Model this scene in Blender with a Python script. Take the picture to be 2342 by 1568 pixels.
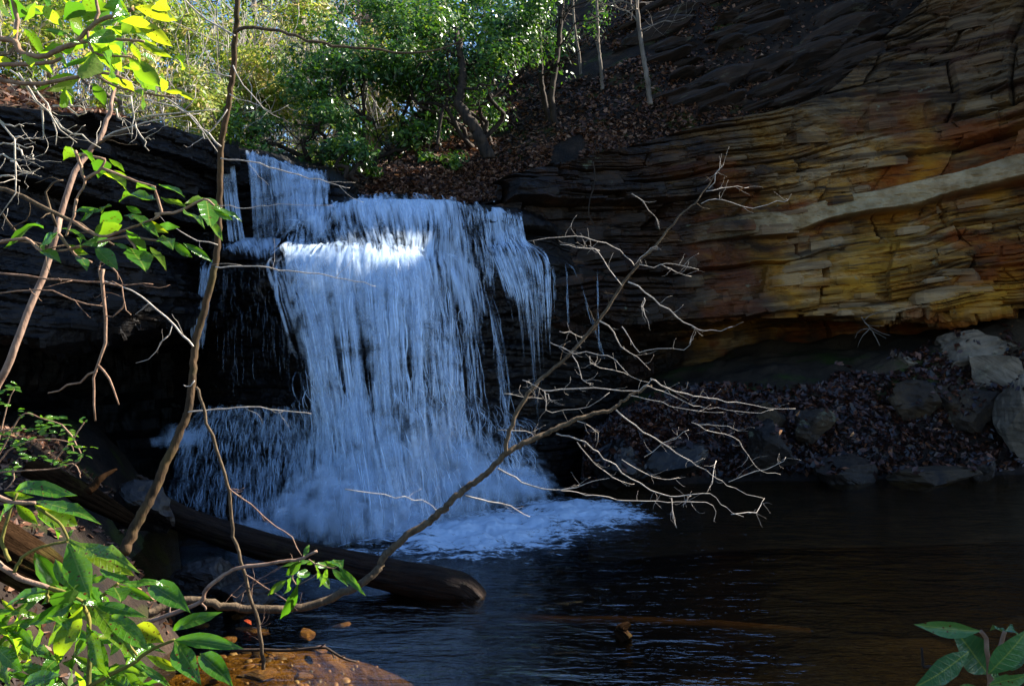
import bpy, math, random
import numpy as np
from mathutils import Matrix, Vector

# ------------------------------------------------------------------ camera, sky, sun, exposure
SC = bpy.context.scene
for o in list(bpy.data.objects):
    bpy.data.objects.remove(o)
F = 2342 / 2 / math.tan(math.radians(30))      # focal length in the units of the picture grid used below (2342 x 1568)
CAMZ = 2.0
cam = bpy.data.cameras.new('camera')
cam.sensor_width = 36
cam.lens = 18 / math.tan(math.radians(30))
cam.clip_start = 0.05
cam.clip_end = 500
camo = bpy.data.objects.new('camera', cam)
SC.collection.objects.link(camo)
camo.location = (0, 0, CAMZ)
camo.rotation_euler = (math.radians(90), 0, 0)
SC.camera = camo

SUN_EL = math.radians(35.5)
SUN_AZ = math.radians(25)                      # from +X, turned a little towards +Y
S = np.array([math.cos(SUN_EL) * math.cos(SUN_AZ), math.cos(SUN_EL) * math.sin(SUN_AZ), math.sin(SUN_EL)])
world = bpy.data.worlds.new('World')
SC.world = world
world.use_nodes = True
wn = world.node_tree
wn.nodes.clear()
sky = wn.nodes.new('ShaderNodeTexSky')
sky.sky_type = 'NISHITA'
sky.sun_disc = False
sky.sun_elevation = SUN_EL
sky.sun_rotation = math.pi / 2 - SUN_AZ         # 0 is +Y, clockwise
sky.air_density = 1.0
sky.dust_density = 0.2
sky.ozone_density = 6.0
bg = wn.nodes.new('ShaderNodeBackground')
bg.inputs['Strength'].default_value = 0.056
wo = wn.nodes.new('ShaderNodeOutputWorld')
wn.links.new(sky.outputs[0], bg.inputs[0])
wn.links.new(bg.outputs[0], wo.inputs[0])
sun = bpy.data.lights.new('sun', 'SUN')
sun.energy = 4.0
sun.angle = math.radians(0.53)
sun.color = (1.0, 0.93, 0.82)
suno = bpy.data.objects.new('sun', sun)
SC.collection.objects.link(suno)
suno.rotation_euler = Vector((-S[0], -S[1], -S[2])).to_track_quat('-Z', 'Y').to_euler()
suno.location = (12, -6, 18)
SC.view_settings.view_transform = 'Standard'
SC.view_settings.look = 'None'
SC.view_settings.gamma = 1.0
SC.view_settings.exposure = 2.15
SC.render.engine = 'CYCLES'
cy = SC.cycles
cy.max_bounces = 6
cy.diffuse_bounces = 3
cy.glossy_bounces = 3
cy.transmission_bounces = 4
cy.transparent_max_bounces = 40
cy.caustics_reflective = False
cy.caustics_refractive = False
cy.sample_clamp_indirect = 4
cy.use_denoising = True

# ------------------------------------------------------------------ helpers
random.seed(7)
rng = np.random.default_rng(7)

def W(px, py, d):
    return np.array([(px - 1171) / F * d, d, CAMZ + (784 - py) / F * d])

def WZ0(px, py, z=0.0):
    d = (CAMZ - z) * F / (py - 784)
    return np.array([(px - 1171) / F * d, d, z])

def _h(ix, iy, iz, seed):
    n = (ix.astype(np.int64) * 374761393 + iy.astype(np.int64) * 668265263 + iz.astype(np.int64) * 2147483647 + seed * 1274126177) & 0xffffffff
    n = ((n ^ (n >> 13)) * 1274126177) & 0xffffffff
    n = ((n ^ (n >> 15)) * 2246822519) & 0xffffffff
    n = n ^ (n >> 16)
    return (n & 0xffff) / 65535.0

def vnoise(x, y, z, seed=0):
    x, y, z = np.broadcast_arrays(np.asarray(x, float), np.asarray(y, float), np.asarray(z, float))
    fx, fy, fz = np.floor(x), np.floor(y), np.floor(z)
    tx, ty, tz = x - fx, y - fy, z - fz
    tx = tx * tx * (3 - 2 * tx); ty = ty * ty * (3 - 2 * ty); tz = tz * tz * (3 - 2 * tz)
    ix, iy, iz = fx.astype(np.int64), fy.astype(np.int64), fz.astype(np.int64)
    def c(a, b, g): return _h(ix + a, iy + b, iz + g, seed)
    x00 = c(0,0,0) * (1 - tx) + c(1,0,0) * tx
    x10 = c(0,1,0) * (1 - tx) + c(1,1,0) * tx
    x01 = c(0,0,1) * (1 - tx) + c(1,0,1) * tx
    x11 = c(0,1,1) * (1 - tx) + c(1,1,1) * tx
    return ((x00 * (1 - ty) + x10 * ty) * (1 - tz) + (x01 * (1 - ty) + x11 * ty) * tz) * 2 - 1

def fbm(x, y, z, oct=4, seed=0, gain=0.5):
    r = 0; a = 1.0; f = 1.0
    for k in range(oct):
        r = r + a * vnoise(x * f + 17.3 * k, y * f - 5.1 * k, z * f + 9.7 * k, seed + k)
        a *= gain; f *= 2.03
    return r

def make_mesh(name, verts, faces, uvs=None, smooth=False, attrs=None):
    """verts (N,3); faces (M,k) or a list of such arrays; uvs per vertex (N,2); attrs {name: per-vertex float}"""
    me = bpy.data.meshes.new(name)
    verts = np.asarray(verts, np.float32)
    fl = faces if isinstance(faces, list) else [faces]
    fl = [np.asarray(f, np.int32) for f in fl if len(f)]
    loops = np.concatenate([f.ravel() for f in fl])
    tot = np.concatenate([np.full(len(f), f.shape[1], np.int32) for f in fl])
    start = np.concatenate([[0], np.cumsum(tot)[:-1]]).astype(np.int32)
    me.vertices.add(len(verts)); me.vertices.foreach_set('co', verts.ravel())
    me.loops.add(len(loops)); me.loops.foreach_set('vertex_index', loops)
    me.polygons.add(len(tot)); me.polygons.foreach_set('loop_start', start); me.polygons.foreach_set('loop_total', tot)
    if uvs is not None:
        uv = me.uv_layers.new(name='UVMap')
        uv.data.foreach_set('uv', np.asarray(uvs, np.float32)[loops].ravel())
    if attrs:
        for k, v in attrs.items():
            a = me.attributes.new(k, 'FLOAT', 'POINT')
            a.data.foreach_set('value', np.asarray(v, np.float32))
    me.update(calc_edges=True)
    me.polygons.foreach_set('use_smooth', np.full(len(tot), bool(smooth)))
    return me

def link(name, data, mat=None, parent=None, label=None, cat=None, group=None, kind=None):
    o = bpy.data.objects.new(name, data)
    SC.collection.objects.link(o)
    if mat is not None and data is not None:
        data.materials.clear(); data.materials.append(mat)
    if parent is not None:
        o.parent = parent
    if label: o['label'] = label
    if cat: o['category'] = cat
    if group: o['group'] = group
    if kind: o['kind'] = kind
    return o

def thing(name, label, cat, loc=(0, 0, 0), group=None, kind=None):
    o = link(name, None, None, None, label, cat, group, kind)
    o.location = tuple(loc)
    return o

def child_of(o, parent):
    """parent while the child keeps world placement (parents here are only translated)"""
    o.parent = parent
    o.location = o.location - parent.location
    return o

def crom(P, n, closed=False):
    """Catmull-Rom along axis 0 to n samples"""
    P = np.asarray(P, float)
    m = len(P)
    if m == 1:
        return np.repeat(P, n, 0)
    t = np.linspace(0, m - 1, n)
    i = np.minimum(np.floor(t).astype(int), m - 2)
    f = (t - i).reshape((-1,) + (1,) * (P.ndim - 1))
    p0 = P[np.maximum(i - 1, 0)]; p1 = P[i]; p2 = P[i + 1]; p3 = P[np.minimum(i + 2, m - 1)]
    return 0.5 * (2 * p1 + (p2 - p0) * f + (2 * p0 - 5 * p1 + 4 * p2 - p3) * f ** 2 + (3 * p1 - p0 - 3 * p2 + p3) * f ** 3)

def lerpgrid(P, n):
    P = np.asarray(P, float); m = len(P)
    t = np.linspace(0, m - 1, n); i = np.minimum(np.floor(t).astype(int), m - 2)
    f = (t - i).reshape((-1,) + (1,) * (P.ndim - 1))
    return P[i] * (1 - f) + P[i + 1] * f

def patch(ctrl, nv, nu, smooth=True):
    """ctrl (R,C,3) -> grid (nv,nu,3); smooth mixes Catmull-Rom with straight spans"""
    ctrl = np.asarray(ctrl, float)
    a = crom(ctrl, nv) if smooth else lerpgrid(ctrl, nv)
    b = crom(np.swapaxes(a, 0, 1), nu)
    return np.swapaxes(b, 0, 1)

def gridnormal(G):
    du = np.gradient(G, axis=1); dv = np.gradient(G, axis=0)
    n = np.cross(dv, du)
    n /= np.linalg.norm(n, axis=2, keepdims=True) + 1e-9
    return n

def gridfaces(nv, nu):
    i = np.arange(nv * nu).reshape(nv, nu)
    return np.stack([i[:-1, :-1], i[1:, :-1], i[1:, 1:], i[:-1, 1:]], -1).reshape(-1, 4)

def griduv(nv, nu):
    u, v = np.meshgrid(np.linspace(0, 1, nu), np.linspace(0, 1, nv))
    return np.stack([u, v], -1).reshape(-1, 2)

def layers(zz, s, tmin, tmax, seed, blk):
    """bedding: pseudo-random ledge offset (-1..1) for height zz and run s"""
    r = np.random.default_rng(seed)
    b = np.cumsum(r.uniform(tmin, tmax, 600)) - 6.0
    i = np.searchsorted(b, zz.ravel()).reshape(zz.shape)
    off = r.uniform(0, 50, 601)[i]
    f = r.uniform(0.5, 1.6, 601)[i] * blk
    base = r.uniform(-1, 1, 601)[i]
    q = s * f + off
    q = q + 0.35 * vnoise(s * 2.3 + off, zz * 2, 0, seed)
    k = np.floor(q)
    hb = _h(i.astype(np.int64), k.astype(np.int64), np.zeros_like(i), seed) * 2 - 1
    soft = vnoise(s * 0.9 + off, off, zz * 0.2, seed + 3)
    return 0.45 * base + 0.35 * hb + 0.45 * soft

def cracks(zz, s, tmin, tmax, seed, blk, w):
    """0..1 along bedding planes and upright joints, broken up along the run"""
    r = np.random.default_rng(seed)
    b = np.cumsum(r.uniform(tmin, tmax, 600)) - 6.0
    i = np.searchsorted(b, zz.ravel()).reshape(zz.shape)
    lo = b[np.maximum(i - 1, 0)]; hi = b[np.minimum(i, 599)]
    dz = np.minimum(zz - lo, hi - zz)
    on = vnoise(s * 0.7, i * 3.7, 0, seed + 2) + 0.35
    c1 = np.clip(1 - dz / w, 0, 1) * np.clip(on * 3, 0, 1)
    off = r.uniform(0, 50, 601)[i]; f = r.uniform(0.5, 1.6, 601)[i] * blk
    q = s * f + off + 0.35 * vnoise(s * 2.3 + off, zz * 2, 0, seed)
    dq = np.abs(q - np.round(q)) / f
    c2 = np.clip(1 - dq / w, 0, 1) * (_h(i.astype(np.int64), np.round(q).astype(np.int64), np.zeros_like(i), seed + 7) > 0.45)
    return np.maximum(c1, 0.8 * c2)

def rock_displace(G, amp=1.0, tilt=(0, 0), seed=1, big=0.22, thin=0.05, fine=0.03, horizontal=True, N=None):
    N = gridnormal(G) if N is None else N
    if horizontal:
        H = N.copy(); H[..., 2] *= 0.35
        H /= np.linalg.norm(H, axis=2, keepdims=True) + 1e-9
    else:
        H = N
    x, y, z = G[..., 0], G[..., 1], G[..., 2]
    s = x * 0.8 - y * 0.55
    zz = z + tilt[0] * x + tilt[1] * y + 0.10 * vnoise(x * .5, y * .5, z * .4, seed) + 0.05 * vnoise(x * 1.4, y * 1.4, z * .8, seed + 1)
    d = -0.5 * big * cracks(zz, s, 0.14, 0.6, seed, 0.9, 0.03) + big * layers(zz, s, 0.14, 0.6, seed, 0.9) + thin * layers(zz, s, 0.03, 0.11, seed + 9, 2.2)
    d = d + fine * fbm(x * 6, y * 6, z * 14, 3, seed + 4) + 0.12 * fbm(x * .7, y * .7, z * 1.1, 2, seed + 6)
    return G + H * (amp * d)[..., None]

def tube(pts, rad, sides=6, jitter=0.0, n=None, seed=0):
    """one tube along pts (k,3), rad scalar pair or per point"""
    pts = np.asarray(pts, float)
    n = n or max(3, (len(pts) - 1) * 4 + 1)
    C = crom(pts, n)
    if np.ndim(rad) == 0: rad = [rad, rad]
    R = np.interp(np.linspace(0, 1, n), np.linspace(0, 1, len(rad)), rad)
    if jitter:
        C[1:-1] += np.random.default_rng(seed).normal(0, jitter, (n - 2, 3))
    T = np.gradient(C, axis=0); T /= np.linalg.norm(T, axis=1, keepdims=True) + 1e-12
    ref = np.array([0.31, 0.77, 0.55])
    A = np.cross(T, ref); A /= np.linalg.norm(A, axis=1, keepdims=True) + 1e-12
    B = np.cross(T, A)
    th = np.linspace(0, 2 * np.pi, sides, endpoint=False)
    ring = np.cos(th)[None, :, None] * A[:, None] + np.sin(th)[None, :, None] * B[:, None]
    V = (C[:, None] + ring * R[:, None, None]).reshape(-1, 3)
    i = np.arange(n * sides).reshape(n, sides)
    a = i[:-1]; b = i[1:]
    Fq = np.stack([a, np.roll(a, -1, 1), np.roll(b, -1, 1), b], -1).reshape(-1, 4)
    V = np.concatenate([V, C[[0, -1]]])
    c0, c1 = n * sides, n * sides + 1
    t0 = np.stack([np.full(sides, c0), np.roll(i[0], -1), i[0]], -1)
    t1 = np.stack([np.full(sides, c1), i[-1], np.roll(i[-1], -1)], -1)
    return V, Fq, np.concatenate([t0, t1])

class MB:
    """collects tubes and quads into one mesh"""
    def __init__(s): s.v = []; s.q = []; s.t = []; s.n = 0; s.a = []
    def add(s, V, Q=None, T=None, attr=0.0):
        V = np.asarray(V, float)
        s.v.append(V)
        if Q is not None and len(Q): s.q.append(np.asarray(Q) + s.n)
        if T is not None and len(T): s.t.append(np.asarray(T) + s.n)
        s.a.append(np.broadcast_to(np.asarray(attr, float), (len(V),)))
        s.n += len(V)
    def tube(s, pts, rad, sides=6, jitter=0.0, n=None, seed=0):
        s.add(*tube(pts, rad, sides, jitter, n, seed))
    def mesh(s, name, origin=(0, 0, 0), smooth=True, attr=None):
        fl = []
        if s.q: fl.append(np.concatenate(s.q))
        if s.t: fl.append(np.concatenate(s.t))
        return make_mesh(name, np.concatenate(s.v) - np.asarray(origin), fl, smooth=smooth, attrs={attr: np.concatenate(s.a)} if attr else None)

def frame(direction, normal):
    y = np.asarray(direction, float); y = y / (np.linalg.norm(y) + 1e-9)
    z = np.asarray(normal, float); z = z - y * np.dot(y, z); z = z / (np.linalg.norm(z) + 1e-9)
    x = np.cross(y, z)
    return x, y, z

# ------------------------------------------------------------------ materials
class NT:
    def __init__(s, name):
        s.mat = bpy.data.materials.new(name); s.mat.use_nodes = True
        s.t = s.mat.node_tree; s.t.nodes.clear()
        s.out = s.t.nodes.new('ShaderNodeOutputMaterial')
    def n(s, typ, ins=None, **props):
        nd = s.t.nodes.new('ShaderNode' + typ)
        for k, v in props.items(): setattr(nd, k, v)
        for k, v in (ins or {}).items():
            sock = nd.inputs[k]
            if isinstance(v, bpy.types.NodeSocket): s.t.links.new(v, sock)
            elif isinstance(v, bpy.types.Node): s.t.links.new(v.outputs[0], sock)
            else: sock.default_value = v
        return nd
    def math(s, op, a, b=None, c=None, clamp=False):
        ins = {0: a}
        if b is not None: ins[1] = b
        if c is not None: ins[2] = c
        return s.n('Math', ins, operation=op, use_clamp=clamp).outputs[0]
    def mix(s, fac, a, b, blend='MIX'):
        nd = s.n('MixRGB', {0: fac, 1: a, 2: b}, blend_type=blend)
        return nd.outputs[0]
    def ramp(s, fac, stops, interp='LINEAR'):
        nd = s.n('ValToRGB', {0: fac})
        cr = nd.color_ramp; cr.interpolation = interp
        while len(cr.elements) < len(stops): cr.elements.new(0.5)
        for e, (p, c) in zip(cr.elements, stops):
            e.position = p
            e.color = c if len(c) == 4 else (*c, 1)
        return nd.outputs[0]
    def noise(s, vec, scale, detail=4, rough=0.55, dist=0.0, out='Fac'):
        return s.n('TexNoise', {'Vector': vec, 'Scale': scale, 'Detail': detail, 'Roughness': rough, 'Distortion': dist}).outputs[out]
    def mapping(s, vec, scale=(1, 1, 1), rot=(0, 0, 0), loc=(0, 0, 0)):
        return s.n('Mapping', {'Vector': vec, 'Scale': scale, 'Rotation': rot, 'Location': loc}).outputs[0]
    def rng(s, v, a, b, c=0.0, d=1.0):
        return s.n('MapRange', {0: v, 1: a, 2: b, 3: c, 4: d}).outputs[0]
    def pos(s): return s.n('NewGeometry').outputs['Position']
    def xyz(s, v):
        return s.n('SeparateXYZ', {0: v}).outputs
    def bump(s, h, strength=0.5, dist=0.02, normal=None):
        ins = {'Strength': strength, 'Distance': dist, 'Height': h}
        if normal is not None: ins['Normal'] = normal
        return s.n('Bump', ins).outputs[0]
    def bsdf(s, color, rough=0.8, normal=None, spec=0.5, **kw):
        ins = {'Base Color': color, 'Roughness': rough, 'Specular IOR Level': spec}
        if normal is not None: ins['Normal'] = normal
        ins.update(kw)
        return s.n('BsdfPrincipled', ins).outputs[0]
    def done(s, shader):
        s.t.links.new(shader, s.out.inputs[0]); return s.mat

def c4(r, g, b): return (r, g, b, 1)

def mat_cliff(block=False):
    m = NT('sandstone_block' if block else 'sandstone')
    p = m.pos()
    px, py, pz = m.xyz(p)
    warp = m.noise(p, 0.8, 3, 0.5, out='Color')
    pw = m.n('MixRGB', {0: 0.12, 1: p, 2: warp}, blend_type='ADD').outputs[0]
    tilted = m.mapping(pw, rot=(0, 0.10, 0))
    bed = m.noise(m.mapping(tilted, scale=(0.5, 0.5, 9)), 1.0, 5, 0.6)
    bedf = m.noise(m.mapping(tilted, scale=(1.3, 1.3, 22)), 1.0, 4, 0.65)
    patchn = m.noise(m.mapping(p, scale=(0.8, 0.8, 1.5)), 0.85, 5, 0.65, 0.7)
    patch2 = m.noise(m.mapping(pw, scale=(0.8, 0.8, 1.6), loc=(3, 1, 7)), 0.9, 4, 0.55)
    base = m.ramp(patchn, [(0.30, (0.05, 0.028, 0.016)), (0.42, (0.11, 0.055, 0.020)), (0.51, (0.40, 0.185, 0.028)), (0.60, (0.44, 0.28, 0.13)), (0.70, (0.09, 0.05, 0.024))])
    base = m.mix(m.ramp(bed, [(0.42, (0, 0, 0)), (0.58, (1, 1, 1))]), m.mix(0.8, base, c4(0.045, 0.025, 0.014)), base)
    rust = m.ramp(patch2, [(0.48, (0, 0, 0)), (0.60, (1, 1, 1))])
    base = m.mix(m.math('MULTIPLY', rust, 0.8), base, c4(0.27, 0.055, 0.003))
    yel = m.ramp(m.noise(m.mapping(p, loc=(9, 4, 2)), 0.7, 3, 0.5), [(0.54, (0, 0, 0)), (0.68, (1, 1, 1))])
    base = m.mix(m.math('MULTIPLY', yel, 0.55), base, c4(0.60, 0.27, 0.012))
    line = m.ramp(bedf, [(0.38, (1, 1, 1)), (0.47, (0, 0, 0))])
    base = m.mix(m.math('MULTIPLY', line, m.rng(m.noise(p, 0.8, 3), 0.42, 0.62, 0.15, 0.85)), base, c4(0.035, 0.025, 0.018))
    if block:
        info = m.n('ObjectInfo').outputs['Random']
        base = m.mix(m.rng(info, 0.35, 1.0, 0.0, 0.75), base, m.ramp(bed, [(0.3, (0.15, 0.09, 0.045)), (0.6, (0.42, 0.28, 0.15))]))
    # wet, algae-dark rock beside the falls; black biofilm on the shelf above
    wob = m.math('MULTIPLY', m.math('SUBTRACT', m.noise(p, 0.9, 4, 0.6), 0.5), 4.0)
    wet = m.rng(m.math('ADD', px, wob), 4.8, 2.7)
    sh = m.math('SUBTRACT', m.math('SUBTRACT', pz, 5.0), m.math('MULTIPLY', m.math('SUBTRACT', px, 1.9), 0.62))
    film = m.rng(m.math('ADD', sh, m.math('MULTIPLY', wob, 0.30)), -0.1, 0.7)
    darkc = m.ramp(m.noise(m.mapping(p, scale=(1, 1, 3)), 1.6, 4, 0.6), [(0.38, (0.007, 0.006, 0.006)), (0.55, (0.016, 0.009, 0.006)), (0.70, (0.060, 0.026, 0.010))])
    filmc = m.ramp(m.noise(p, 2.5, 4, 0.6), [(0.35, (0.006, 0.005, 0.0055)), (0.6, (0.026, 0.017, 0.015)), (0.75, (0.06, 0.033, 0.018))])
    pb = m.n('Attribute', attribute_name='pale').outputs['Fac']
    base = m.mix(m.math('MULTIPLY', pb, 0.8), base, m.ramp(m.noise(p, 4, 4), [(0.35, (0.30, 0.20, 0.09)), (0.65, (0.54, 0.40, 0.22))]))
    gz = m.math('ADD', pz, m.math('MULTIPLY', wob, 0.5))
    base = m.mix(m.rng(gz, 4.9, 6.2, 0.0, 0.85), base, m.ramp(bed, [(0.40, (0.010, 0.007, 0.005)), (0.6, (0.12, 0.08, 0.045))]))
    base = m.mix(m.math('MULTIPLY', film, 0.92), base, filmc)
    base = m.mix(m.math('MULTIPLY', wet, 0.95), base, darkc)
    lich = m.ramp(m.noise(p, 3.2, 5, 0.7, 0.3), [(0.66, (0, 0, 0)), (0.71, (1, 1, 1))])
    base = m.mix(m.math('MULTIPLY', lich, 0.55), base, c4(0.22, 0.24, 0.16))
    hgt = m.math('ADD', m.math('MULTIPLY', bedf, 1.0), m.math('MULTIPLY', m.noise(p, 22, 4, 0.6), 0.5))
    nrm = m.bump(hgt, 0.8, 0.04)
    return m.done(m.bsdf(base, m.rng(wet, 0, 1, 0.85, 0.5), nrm, 0.22))

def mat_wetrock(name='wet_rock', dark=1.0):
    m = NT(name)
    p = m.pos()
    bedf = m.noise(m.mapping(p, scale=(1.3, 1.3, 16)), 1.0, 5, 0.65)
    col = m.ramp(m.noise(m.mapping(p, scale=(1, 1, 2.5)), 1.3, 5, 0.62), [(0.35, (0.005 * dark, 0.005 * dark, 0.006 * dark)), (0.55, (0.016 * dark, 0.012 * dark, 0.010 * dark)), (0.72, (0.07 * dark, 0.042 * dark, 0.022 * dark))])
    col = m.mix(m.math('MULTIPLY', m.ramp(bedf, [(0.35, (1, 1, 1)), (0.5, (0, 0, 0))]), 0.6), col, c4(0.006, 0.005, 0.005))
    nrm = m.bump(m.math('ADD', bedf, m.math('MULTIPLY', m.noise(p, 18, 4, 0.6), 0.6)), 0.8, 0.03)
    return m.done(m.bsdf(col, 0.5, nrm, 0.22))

def mat_boulder(name, c1, c2, rough=0.8, lichen=0.3, moss=0.0):
    m = NT(name)
    g = m.n('TexCoord').outputs['Object']
    info = m.n('ObjectInfo').outputs['Random']
    gg = m.n('VectorMath', {0: g, 1: m.n('CombineXYZ', {0: m.math('MULTIPLY', info, 37.0), 1: info}).outputs[0]}, operation='ADD').outputs[0]
    n1 = m.noise(gg, 2.2, 5, 0.62, 0.4)
    col = m.ramp(n1, [(0.36, (*c1,)), (0.62, (*c2,))])
    band = m.noise(m.mapping(gg, scale=(2, 2, 16), rot=(0.3, 0.25, 0)), 1.0, 4, 0.6)
    col = m.mix(m.math('MULTIPLY', m.ramp(band, [(0.36, (1, 1, 1)), (0.5, (0, 0, 0))]), 0.5), col, c4(0.03, 0.022, 0.016))
    l = m.ramp(m.noise(gg, 3.1, 5, 0.7), [(0.60, (0, 0, 0)), (0.64, (1, 1, 1))])
    col = m.mix(m.math('MULTIPLY', l, lichen), col, c4(0.34, 0.34, 0.20))
    if moss:
        col = m.mix(m.math('MULTIPLY', m.ramp(m.noise(gg, 1.7, 4), [(0.45, (0, 0, 0)), (0.6, (1, 1, 1))]), moss), col, c4(0.05, 0.07, 0.01))
    nrm = m.bump(m.math('ADD', band, m.math('MULTIPLY', m.noise(gg, 20, 4, 0.65), 0.5)), 0.7, 0.03)
    return m.done(m.bsdf(col, rough, nrm, 0.4))

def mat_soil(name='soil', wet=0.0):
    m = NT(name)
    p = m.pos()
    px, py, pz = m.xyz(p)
    col = m.ramp(m.noise(p, 3.0, 6, 0.65), [(0.35, (0.009, 0.007, 0.006)), (0.55, (0.028, 0.018, 0.012)), (0.72, (0.07, 0.042, 0.026))])  # left bank's shade is put into this darkened soil colour
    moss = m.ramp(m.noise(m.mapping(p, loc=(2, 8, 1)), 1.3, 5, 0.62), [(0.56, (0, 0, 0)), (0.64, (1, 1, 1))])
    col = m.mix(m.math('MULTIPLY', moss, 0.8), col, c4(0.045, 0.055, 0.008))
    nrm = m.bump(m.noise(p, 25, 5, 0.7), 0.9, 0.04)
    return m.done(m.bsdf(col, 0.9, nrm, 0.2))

def mat_bank():
    m = NT('bank_soil')
    p = m.pos()
    px, py, pz = m.xyz(p)
    col = m.ramp(m.noise(p, 3.5, 6, 0.65), [(0.35, (0.007, 0.005, 0.004)), (0.55, (0.018, 0.011, 0.008)), (0.7, (0.04, 0.025, 0.016))])
    sand = m.math('MULTIPLY', m.rng(m.math('ADD', pz, m.math('MULTIPLY', m.math('SUBTRACT', m.noise(p, 1.5, 3), 0.5), 0.8)), 1.25, 1.6), 0.9)
    col = m.mix(sand, col, m.ramp(m.noise(p, 1.1, 5, 0.6), [(0.35, (0.028, 0.019, 0.011)), (0.6, (0.075, 0.05, 0.028))]))
    moss = m.ramp(m.noise(m.mapping(p, loc=(4, 2, 1)), 0.8, 5, 0.65), [(0.52, (0, 0, 0)), (0.62, (1, 1, 1))])
    ms = m.math('MULTIPLY', moss, m.math('MULTIPLY', m.rng(pz, 0.9, 1.2), m.rng(pz, 2.1, 1.8)))
    col = m.mix(m.math('MULTIPLY', ms, 0.9), col, c4(0.03, 0.05, 0.004))
    nrm = m.bump(m.noise(p, 20, 5, 0.7), 0.8, 0.03)
    return m.done(m.bsdf(col, 0.88, nrm, 0.25))

def mat_bed():
    m = NT('stream_bed')
    p = m.pos()
    px, py, pz = m.xyz(p)
    v = m.n('TexVoronoi', {'Vector': p, 'Scale': 7.0, 'Randomness': 1.0})
    col = m.ramp(m.noise(p, 3.4, 6, 0.7, 0.5), [(0.36, (0.02, 0.010, 0.003)), (0.50, (0.18, 0.095, 0.016)), (0.66, (0.34, 0.19, 0.04))])
    col = m.mix(0.5, col, m.ramp(v.outputs['Distance'], [(0.1, (1, 1, 1)), (0.6, (0.15, 0.12, 0.1))]), 'MULTIPLY')
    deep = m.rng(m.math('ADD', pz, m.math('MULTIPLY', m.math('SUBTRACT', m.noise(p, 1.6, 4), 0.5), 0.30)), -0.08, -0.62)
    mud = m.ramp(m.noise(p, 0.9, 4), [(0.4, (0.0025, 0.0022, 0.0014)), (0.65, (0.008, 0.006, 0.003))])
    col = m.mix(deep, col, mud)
    nrm = m.bump(m.noise(p, 9, 5, 0.7), 1.0, 0.08)
    return m.done(m.bsdf(col, 1.0, nrm, 0.0))

def mat_pool():
    m = NT('pool_water')
    p = m.pos()
    w1 = m.noise(m.mapping(p, scale=(0.8, 2.0, 1)), 2.2, 3, 0.55, 0.6)
    w2 = m.noise(m.mapping(p, scale=(0.7, 2.2, 1), rot=(0, 0, 0.3)), 8.0, 3, 0.6, 0.4)
    nrm = m.bump(m.math('ADD', w1, m.math('MULTIPLY', w2, 0.35)), 0.5, 0.05)
    fr = m.math('MULTIPLY', m.n('Fresnel', {'IOR': 1.33}).outputs[0], 0.24)
    gl = m.n('BsdfGlossy', {'Color': c4(1, 1, 1), 'Roughness': 0.09, 'Normal': nrm}).outputs[0]
    tr = m.n('BsdfTransparent', {'Color': c4(0.74, 0.66, 0.48)}).outputs[0]
    return m.done(m.n('MixShader', {0: fr, 1: tr, 2: gl}).outputs[0])

def water_shader(m, alpha):
    p = m.pos()
    nrm = m.bump(m.noise(m.mapping(p, scale=(3, 3, 1.4)), 4, 2, 0.5), 0.2, 0.03)
    df = m.n('BsdfDiffuse', {'Color': c4(0.68, 0.83, 1.0), 'Normal': nrm}).outputs[0]  # skylight blue is put into the colour of the white water
    tl = m.n('BsdfTranslucent', {'Color': c4(0.68, 0.83, 1.0)}).outputs[0]
    gl = m.n('BsdfGlossy', {'Color': c4(1, 1, 1), 'Roughness': 0.25, 'Normal': nrm}).outputs[0]
    a = m.n('MixShader', {0: 0.18, 1: df, 2: tl}).outputs[0]
    a = m.n('MixShader', {0: 0.06, 1: a, 2: gl}).outputs[0]
    tr = m.n('BsdfTransparent', {'Color': c4(1, 1, 1)}).outputs[0]
    return m.done(m.n('MixShader', {0: alpha, 1: tr, 2: a}).outputs[0])

def mat_sheet(name, su, sv, lo, hi, amax=0.95):
    m = NT(name)
    uv = m.n('TexCoord').outputs['UV']
    dens = m.n('Attribute', attribute_name='dens').outputs['Fac']
    a = m.noise(m.mapping(uv, scale=(su, sv, 1)), 1.0, 4, 0.62, 0.25)
    b = m.noise(m.mapping(uv, scale=(su * 3.1, sv * 1.6, 1), loc=(4, 2, 0)), 1.0, 3, 0.6)
    c = m.noise(m.mapping(uv, scale=(su * 0.2, sv * 0.7, 1), loc=(1, 7, 0)), 1.0, 3, 0.6, 0.5)
    n = m.math('ADD', m.math('ADD', m.math('MULTIPLY', a, 0.46), m.math('MULTIPLY', b, 0.14)), m.math('MULTIPLY', c, 0.40))
    n = m.math('ADD', m.math('MULTIPLY', m.math('SUBTRACT', n, 0.5), 1.35), 0.5)
    n = m.math('ADD', n, m.math('MULTIPLY', m.math('SUBTRACT', dens, 0.5), 0.55))
    al = m.math('MULTIPLY', m.rng(n, lo, hi), amax)
    return water_shader(m, al)

def mat_ribbon(name, strength):
    m = NT(name)
    uv = m.n('TexCoord').outputs['UV']
    u, v, _ = m.xyz(uv)
    dens = m.n('Attribute', attribute_name='dens').outputs['Fac']
    eu = m.math('MULTIPLY', m.math('MULTIPLY', u, m.math('SUBTRACT', 1.0, u)), 4.0)
    ev = m.math('POWER', m.math('MULTIPLY', m.math('MULTIPLY', v, m.math('SUBTRACT', 1.0, v)), 4.0), 0.6)
    nz = m.noise(m.pos(), 5.0, 3, 0.6)
    al = m.math('MULTIPLY', m.math('MULTIPLY', eu, ev), m.math('MULTIPLY', dens, strength))
    al = m.math('MULTIPLY', al, m.rng(nz, 0.36, 0.62, 0.1, 1.0), clamp=True)
    return water_shader(m, al)

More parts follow.
